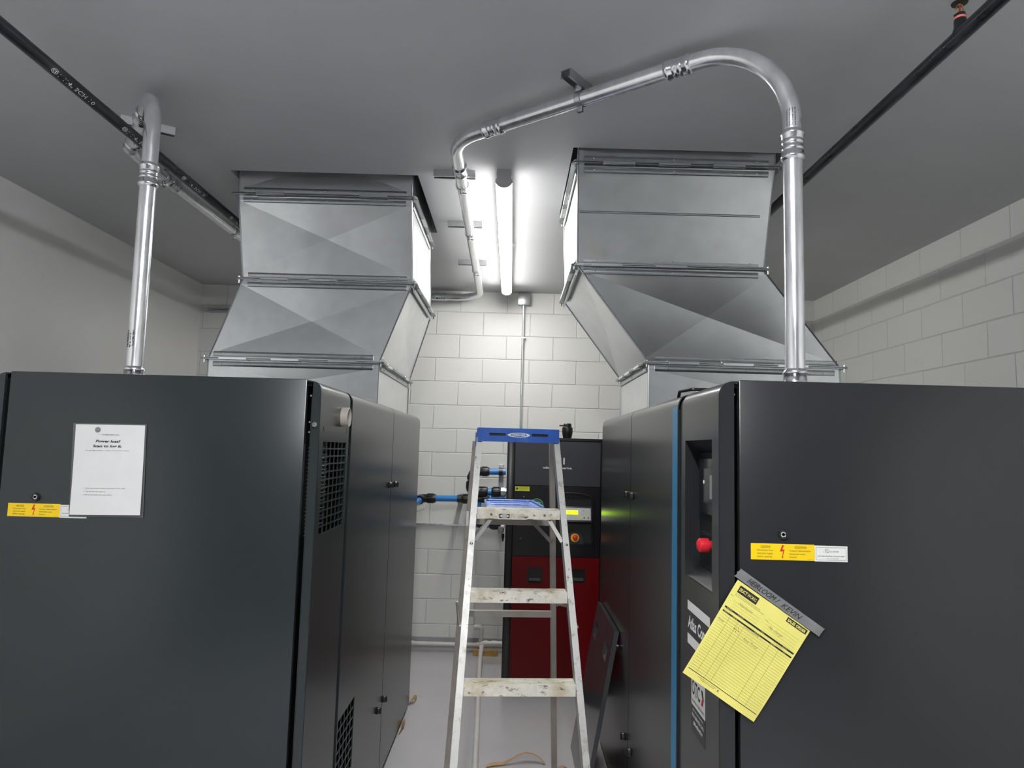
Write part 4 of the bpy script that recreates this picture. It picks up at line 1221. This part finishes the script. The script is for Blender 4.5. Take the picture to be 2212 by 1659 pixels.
B().tube(fillet([(-.030, 5.60, .160), (-.185, 5.60, .158), (-.186, 5.30, .100), (-.168, 4.69, .036), (-.141, 3.757, .020), (-.10, 2.5, .018)], [.018, .5, 1, 2], 6), rp_, 20).make('pipe', 'pvc', t)
b = B(); b.lathe((-.170, 5.60, .1585), (1, 0, 0), [(.0215, 0), (.0215, .03)], 20); b.lathe((-.185, 5.58, .154), (0, -1, -.19), [(.0215, 0), (.0215, .03)], 20); b.lathe((-.110, 5.60, .159), (1, 0, 0), [(.0215, 0), (.0215, .04)], 20); b.make('elbow_sleeve', 'pvc', t)
B().box((-.262, 5.812, 0), (-.058, 5.850, .045), .002, 1).make('wood_block', 'wood', None, label='stained wooden block under the white pipe at the foot of the back wall', cat='wood block')

def ribbon(name, m, path, wd, label, cat, side=V((.2, 1, 0)), th=.0012, taper=0.0):
    b = B(); pts = [V(p) for p in path]; n = len(pts)
    top, bot = [], []
    for i, p in enumerate(pts):
        w_ = wd * (1 - taper * (i / (n - 1))) * (.75 + .25 * math.sin(i * 1.3 + 1)) / 2
        s_ = side.normalized() + V((0, 0, .25 * math.sin(i * .8)))
        top.append((b.bm.verts.new(p + s_ * w_ + V((0, 0, th))), b.bm.verts.new(p - s_ * w_ + V((0, 0, th)))))
        bot.append((b.bm.verts.new(p + s_ * w_), b.bm.verts.new(p - s_ * w_)))
    for i in range(n - 1):
        b._face([top[i][0], top[i][1], top[i + 1][1], top[i + 1][0]]); b._face([bot[i][1], bot[i][0], bot[i + 1][0], bot[i + 1][1]])
        b._face([top[i][0], top[i + 1][0], bot[i + 1][0], bot[i][0]]); b._face([top[i][1], bot[i][1], bot[i + 1][1], top[i + 1][1]])
    b._face([top[0][0], bot[0][0], bot[0][1], top[0][1]]); b._face([top[-1][1], bot[-1][1], bot[-1][0], top[-1][0]])
    return b.make(name, m, None, smooth=50, label=label, cat=cat)
ribbon('cardboard_strip', 'card', [(-.085, 3.845, .002), (-.05, 3.855, .010), (0, 3.865, .008), (.045, 3.885, .022), (.085, 3.905, .038), (.125, 3.92, .044), (.165, 3.92, .040), (.20, 3.905, .026), (.228, 3.885, .004)], .034,
       'curled brown cardboard strip lying on the floor between the ladder legs', 'cardboard', V((.1, 1, 0)))
ribbon('cardboard_scrap', 'card', [(-.618, 4.720, .003), (-.600, 4.724, .030), (-.585, 4.73, .040), (-.576, 4.735, .028), (-.580, 4.74, .006)], .07,
       'rounded brown cardboard scrap on the floor behind the left compressor', 'cardboard', V((.2, 1, .1)))
ribbon('cardboard_scrap', 'card', [(-.600, 4.36, .030), (-.594, 4.32, .016), (-.600, 4.27, .006), (-.606, 4.22, .002)], .026,
       'narrow torn cardboard scrap at the foot of the left compressor side', 'cardboard', V((1, .2, .8)))
ribbon('cardboard_scrap', 'card', [(.285, 3.80, .001), (.30, 3.82, .014), (.315, 3.84, .018), (.33, 3.84, .010), (.345, 3.85, .001)], .06,
       'brown cardboard scrap on the floor beside the leaning dark panel', 'cardboard', V((.3, -1, .1)))

# ------------------------------------------------------------------ dark panel leaning on the right machine
ex = V((0, 1, 0)); az_ = V((.142, 0, .806)).normalized(); nx_ = V((-az_.z, 0, az_.x))
P0 = V((.383, 3.462, .001))
LnZ = .818
t = thing('loose_panel', 'dark glossy loose panel leaning against the right compressor side', 'panel', (.39, 3.80, 0))
fz = lambda u, v, w_: P0 - nx_ * .022 + ex * u + az_ * v + nx_ * w_
h1 = (.102, .215, .640, .722); h2 = (.500, .612, .640, .722)
b = B(); b.plate(fz, (0, .660), (0, LnZ), [h1, h2], .022); lp = b.make('board', 'panel', t, smooth=0)
for h in (h1, h2):
    b = B()
    b.poly([fz(h[0], h[2], .0195), fz(h[1], h[2], .0195), fz(h[1], h[2] + .035, .002), fz(h[0], h[2] + .035, .002)])
    b.make('pull_plate', 'galv_edge', lp, smooth=0)
b = B(); q = P0 + az_ * .755 - nx_ * .022
b.lathe(q + ex * .001, -nx_ + V((0, -.3, 0)), [(.004, 0), (.004, .010), (.002, .012)], 10); b.make('stud', 'chrome', t)

# ------------------------------------------------------------------ stepladder
th_ = .0708
LR = V((math.cos(th_), math.sin(th_), 0)); LN = V((-math.sin(th_), math.cos(th_), 0))
LO = V((.030, 3.011, 0))
ZT = 1.755
def lp_(a, d, z): return LO + LR * a + LN * d + V((0, 0, z))
def fs(z): return -.413 * (1.73 - z)            # front rails run towards the camera
def rs(z): return .215 + .190 * (1.73 - z)       # rear rails run back
def hw(z): return .1527 + .0576 * (1.73 - z)
def hwr(z): return .165 + .0533 * (1.73 - z)
t = thing('stepladder', 'scuffed aluminium stepladder with blue top cap standing in the aisle', 'stepladder', (.03, 2.9, 0))
def rail(sg, z0, z1, wfun, dfun, fl, dp, nm, m, back=0, th=.0025):
    """C channel with its web on the inner side"""
    b = B(); rings = []
    for z in (z0, z1):
        a, d = wfun(z) * sg, dfun(z)
        s2 = sg
        p_ = [(0, 0), (s2 * fl, 0), (s2 * fl, th), (s2 * th, th), (s2 * th, dp - th), (s2 * fl, dp - th), (s2 * fl, dp), (0, dp)]
        rings.append([lp_(a + q[0], d + q[1], z) for q in p_])
    b.loft(rings); return b.make(nm, m, t, smooth=0)
for sg in (-1, 1):
    rail(sg, .028, 1.715, hw, fs, .0245, .062, 'front_rail', 'alu')
    rail(sg, .028, 1.700, hwr, rs, .024, .040, 'rear_rail', 'alu_dull')
    b = B(); c = lp_(hw(.02) * sg + sg * .013, fs(.02) + .030, .016); b.obox(c, LR, LN, (0, 0, 1), (.017, .036, .015), .003, 1); b.make('foot', 'black', t)
    b = B(); c = lp_(hwr(.02) * sg + sg * .013, rs(.02) + .018, .016); b.obox(c, LR, LN, (0, 0, 1), (.017, .026, .015), .003, 1); b.make('foot', 'black', t)
# steps
STZ = (1.42, 1.115, .81, .505, .20)
for i, z in enumerate(STZ):
    w_ = hw(z) - .0005; d0 = fs(z) + .001
    b = B(); fh = .039 if i else .036
    b.loft([[lp_(a, d0 + q[0], z + q[1]) for q in ((0, 0), (.004, .002), (.074, .002), (.078, 0), (.078, -fh * .7), (.0755, -fh * .7), (.0755, -.002), (.0025, -.002), (.0025, -fh), (0, -fh))] for a in (-w_, w_)])
    for k in range(5):
        b.obox(lp_(0, d0 + .012 + .0135 * k, z + .0024), LR, LN, (0, 0, 1), (w_ - .002, .0035, .0014))
    st = b.make('step', 'alu_tread', t, smooth=0)
    b = B()
    for sg in (-1, 1): b.lathe(lp_(sg * (hw(z) + .012), fs(z) - .0002 + (.006), z - .018), -LN, [(.0062, .006), (.0062, .0075), (.004, .0095), (.001, .0102)], 14)
    if i == 0:
        for a in (-.112, .107): b.lathe(lp_(a, fs(z) + .001, z - .020), -LN, [(.006, 0), (.006, .0015), (.004, .004)], 14)
    make_each(b, 'rivet', 'chrome', st)
f1 = lambda u, v: lp_(u, fs(1.42) + .0002, 1.42 - .0385 + v)
b = B(); b.prism([f1(u, v) for u, v in ((-.083, 0), (.032, 0), (.032, .026), (-.083, .026))], -LN * .0002); sk = b.make('rating_label', 'alu_tread', t, smooth=0)
f1 = lambda u, v: lp_(u, fs(1.42) - .0006, 1.42 - .0385 + v)
b = B(); rect_on(b, f1, -.079, .005, -.037, .0215)
for k, s_ in enumerate(('TYPE I', '250 LBS', 'D.R.')): lettering(b, s_, f1, -.033, .018 - .006 * k, .0032)
for k, s_ in enumerate(('ALUMINUM STEPLADDER', 'MODEL 366', 'MADE IN MEXICO')): lettering(b, s_, f1, -.004, .018 - .006 * k, .0032, .030)
b.make('lettering', 'ink', sk, smooth=0)
f1 = lambda u, v: lp_(u, fs(1.42) - .0009, 1.42 - .0385 + v)
def ellipse(b, f, cx_, cy_, rx, ry, n=40): b.poly([f(cx_ + rx * math.cos(2 * PI * k / n), cy_ + ry * math.sin(2 * PI * k / n)) for k in range(n)])
b = B(); ellipse(b, f1, -.058, .0133, .0175, .0068); b.make('label_oval', 'whiteink', sk, smooth=0)
f1 = lambda u, v: lp_(u, fs(1.42) - .0012, 1.42 - .0385 + v)
b = B(); lettering(b, 'WERNER', f1, -.058, .011, .0045, .024, .02, .2, 'C'); b.make('oval_lettering', 'ink', sk, smooth=0)
# top cap: front plate with two slots, top, ends
cw = .175
b = B()
fc = lambda u, v, w_: lp_(u, -.022 + .003 - w_, v)
b.plate(fc, (-cw, cw), (1.697, ZT), [(-.125, -.055, 1.7225, 1.7335), (.057, .127, 1.7225, 1.7335)], .003)
b.obox(lp_(0, .075, ZT - .002), LR, LN, (0, 0, 1), (cw, .094, .003), .0015, 1)
for sg in (-1, 1):
    b.prism([lp_(sg * (cw - .003), d_, z_) for d_, z_ in ((-.0185, 1.699), (-.0185, ZT - .005), (.168, ZT - .005), (.168, 1.70))], LR * sg * .003)
    b.prism([lp_(sg * (cw + .0005), d_, z_) for d_, z_ in ((.03, 1.675), (.03, 1.735), (.09, 1.735), (.09, 1.675))], LR * sg * .006)
b.prism([lp_(-cw + .0035, .166, 1.71), lp_(-cw + .0035, .169, 1.71), lp_(-cw + .0035, .169, ZT - .0055), lp_(-cw + .0035, .166, ZT - .0055)], LR * (2 * cw - .007))
cap_ = b.make('top_cap', 'blueplastic', t, smooth=0, label='blue plastic top cap')
B().obox(lp_(0, -.012, 1.728), LR, LN, (0, 0, 1), (.140, .001, .010)).make('slot_back', 'core', cap_, smooth=0)
f1 = lambda u, v: lp_(u, -.0226, 1.728 + v)
b = B(); ellipse(b, f1, .001, -.0006, .0475, .0098); b.make('oval', 'whiteink', cap_, smooth=0)
f1 = lambda u, v: lp_(u, -.0230, 1.728 + v)
b = B(); ellipse(b, f1, .001, -.0006, .0345, .0073); b.make('inner_oval', 'blueplastic', cap_, smooth=0)
f1 = lambda u, v: lp_(u, -.0234, 1.728 + v)
b = B(); lettering(b, 'WERNER', f1, .001, -.0038, .0066, .056, .04, .18, 'C'); b.make('lettering', 'whiteink', cap_, smooth=0)
# rear braces
for z, hgt in ((1.341, .026), (.905, .028)):
    w_ = hwr(z) + .004
    b = B(); b.loft([[lp_(a, rs(z) - .001 + q[0], z + q[1]) for q in ((0, 0), (.024, 0), (.024, -.0025), (.0025, -.0025), (.0025, -hgt), (0, -hgt))] for a in (-w_, w_)])
    b.make('rear_brace', 'alu_dull', t, smooth=0)
# diagonal braces
def brace(p, q, w_, m='alu', nm='diagonal_brace'):
    b = B(); p, q = V(p), V(q); d = (q - p).normalized()
    n2 = LN.copy(); s_ = d.cross(n2).normalized(); n2 = s_.cross(d)
    prf = [(-w_, 0), (w_, 0), (w_, .008), (w_ - .002, .008), (w_ - .002, .002), (-w_ + .002, .002), (-w_ + .002, .008), (-w_, .008)]
    b.prism([p + s_ * x + n2 * y for x, y in prf], q - p); return b.make(nm, m, t, smooth=0)
brace(lp_(-.112, fs(1.42) + .016, 1.381), lp_(-hw(1.30) + .002, fs(1.30) + .012, 1.300), .0075)
brace(lp_(.128, fs(1.42) + .016, 1.381), lp_(hw(1.30) - .002, fs(1.30) + .012, 1.300), .0075)
brace(lp_(.082, rs(1.35) - .012, 1.350), lp_(hwr(1.23) + .008, rs(1.23) - .010, 1.232), .0085, 'alu_dull')
brace(lp_(-.082, rs(1.35) - .012, 1.350), lp_(-hwr(1.23) - .008, rs(1.23) - .010, 1.232), .0085, 'alu_dull')
b = B()
for sg in (-1, 1): b.lathe(lp_(sg * (hw(1.29) + .012), fs(1.29) + .0055, 1.29), -LN, [(.0062, .006), (.0062, .0075), (.004, .0095), (.001, .0102)], 14)
b.lathe(lp_(hwr(1.235) + .012, rs(1.235) - .012, 1.238), -LN, [(.006, 0), (.006, .0015), (.004, .004)], 14)
make_each(b, 'rivet', 'chrome', t)
# spreaders between front and rear rails
for sg in (-1, 1):
    b = B()
    z = .96
    pa_, pb_ = lp_(sg * (hw(z) + .030), fs(z) + .055, z + .03), lp_(sg * (hwr(z) + .034), rs(z) + .004, z - .02)
    mm_ = (pa_ + pb_) / 2 + V((0, 0, .035)) + LR * sg * .004
    b.tube([pa_, pa_.lerp(mm_, .5), mm_, mm_.lerp(pb_, .5), pb_], .0055, 8)
    b.lathe(pa_ - LR * sg * .006, LR * sg, [(.010, 0), (.010, .006)], 12); b.lathe(pb_ - LR * sg * .006, LR * sg, [(.010, 0), (.010, .006)], 12)
    b.make('spreader', 'alu_dull', t)
b = B(); b.obox(lp_(-hw(1.37) - .034, fs(1.37) + .085, 1.375), LN, LR, (0, 0, 1), (.008, .006, .030), .002, 1); b.make('shelf_hinge', 'pvc', t)
# blue shelf tray resting behind the top step
b = B()
zt_ = 1.421
outl = [(-.129, .082), (.109, .082), (.120, .17), (.108, .50), (.098, .515), (-.108, .515), (-.120, .50)]
b.prism([lp_(a, fs(1.42) + d_, zt_ - .014) for a, d_ in outl], (0, 0, .010))
n_o = len(outl)
for k in range(n_o):
    (a0, d0), (a1, d1) = outl[k], outl[(k + 1) % n_o]
    b.tube([lp_(a0, fs(1.42) + d0, zt_), lp_(a1, fs(1.42) + d1, zt_)], .0055, 8)
for dd in (.18, .30, .42): b.tube([lp_(-.10, fs(1.42) + dd, zt_ - .003), lp_(.085, fs(1.42) + dd, zt_ - .003)], .004, 8)
b.make('shelf_tray', 'bluetray', t, label='blue plastic shelf tray')
b = B(); b.obox(lp_(-.01, fs(1.42) + .24, zt_ - .0035), LR, LN, (0, 0, 1), (.075, .022, .0008)); b.make('tray_slot', 'core', bpy.data.objects['shelf_tray'], smooth=0)
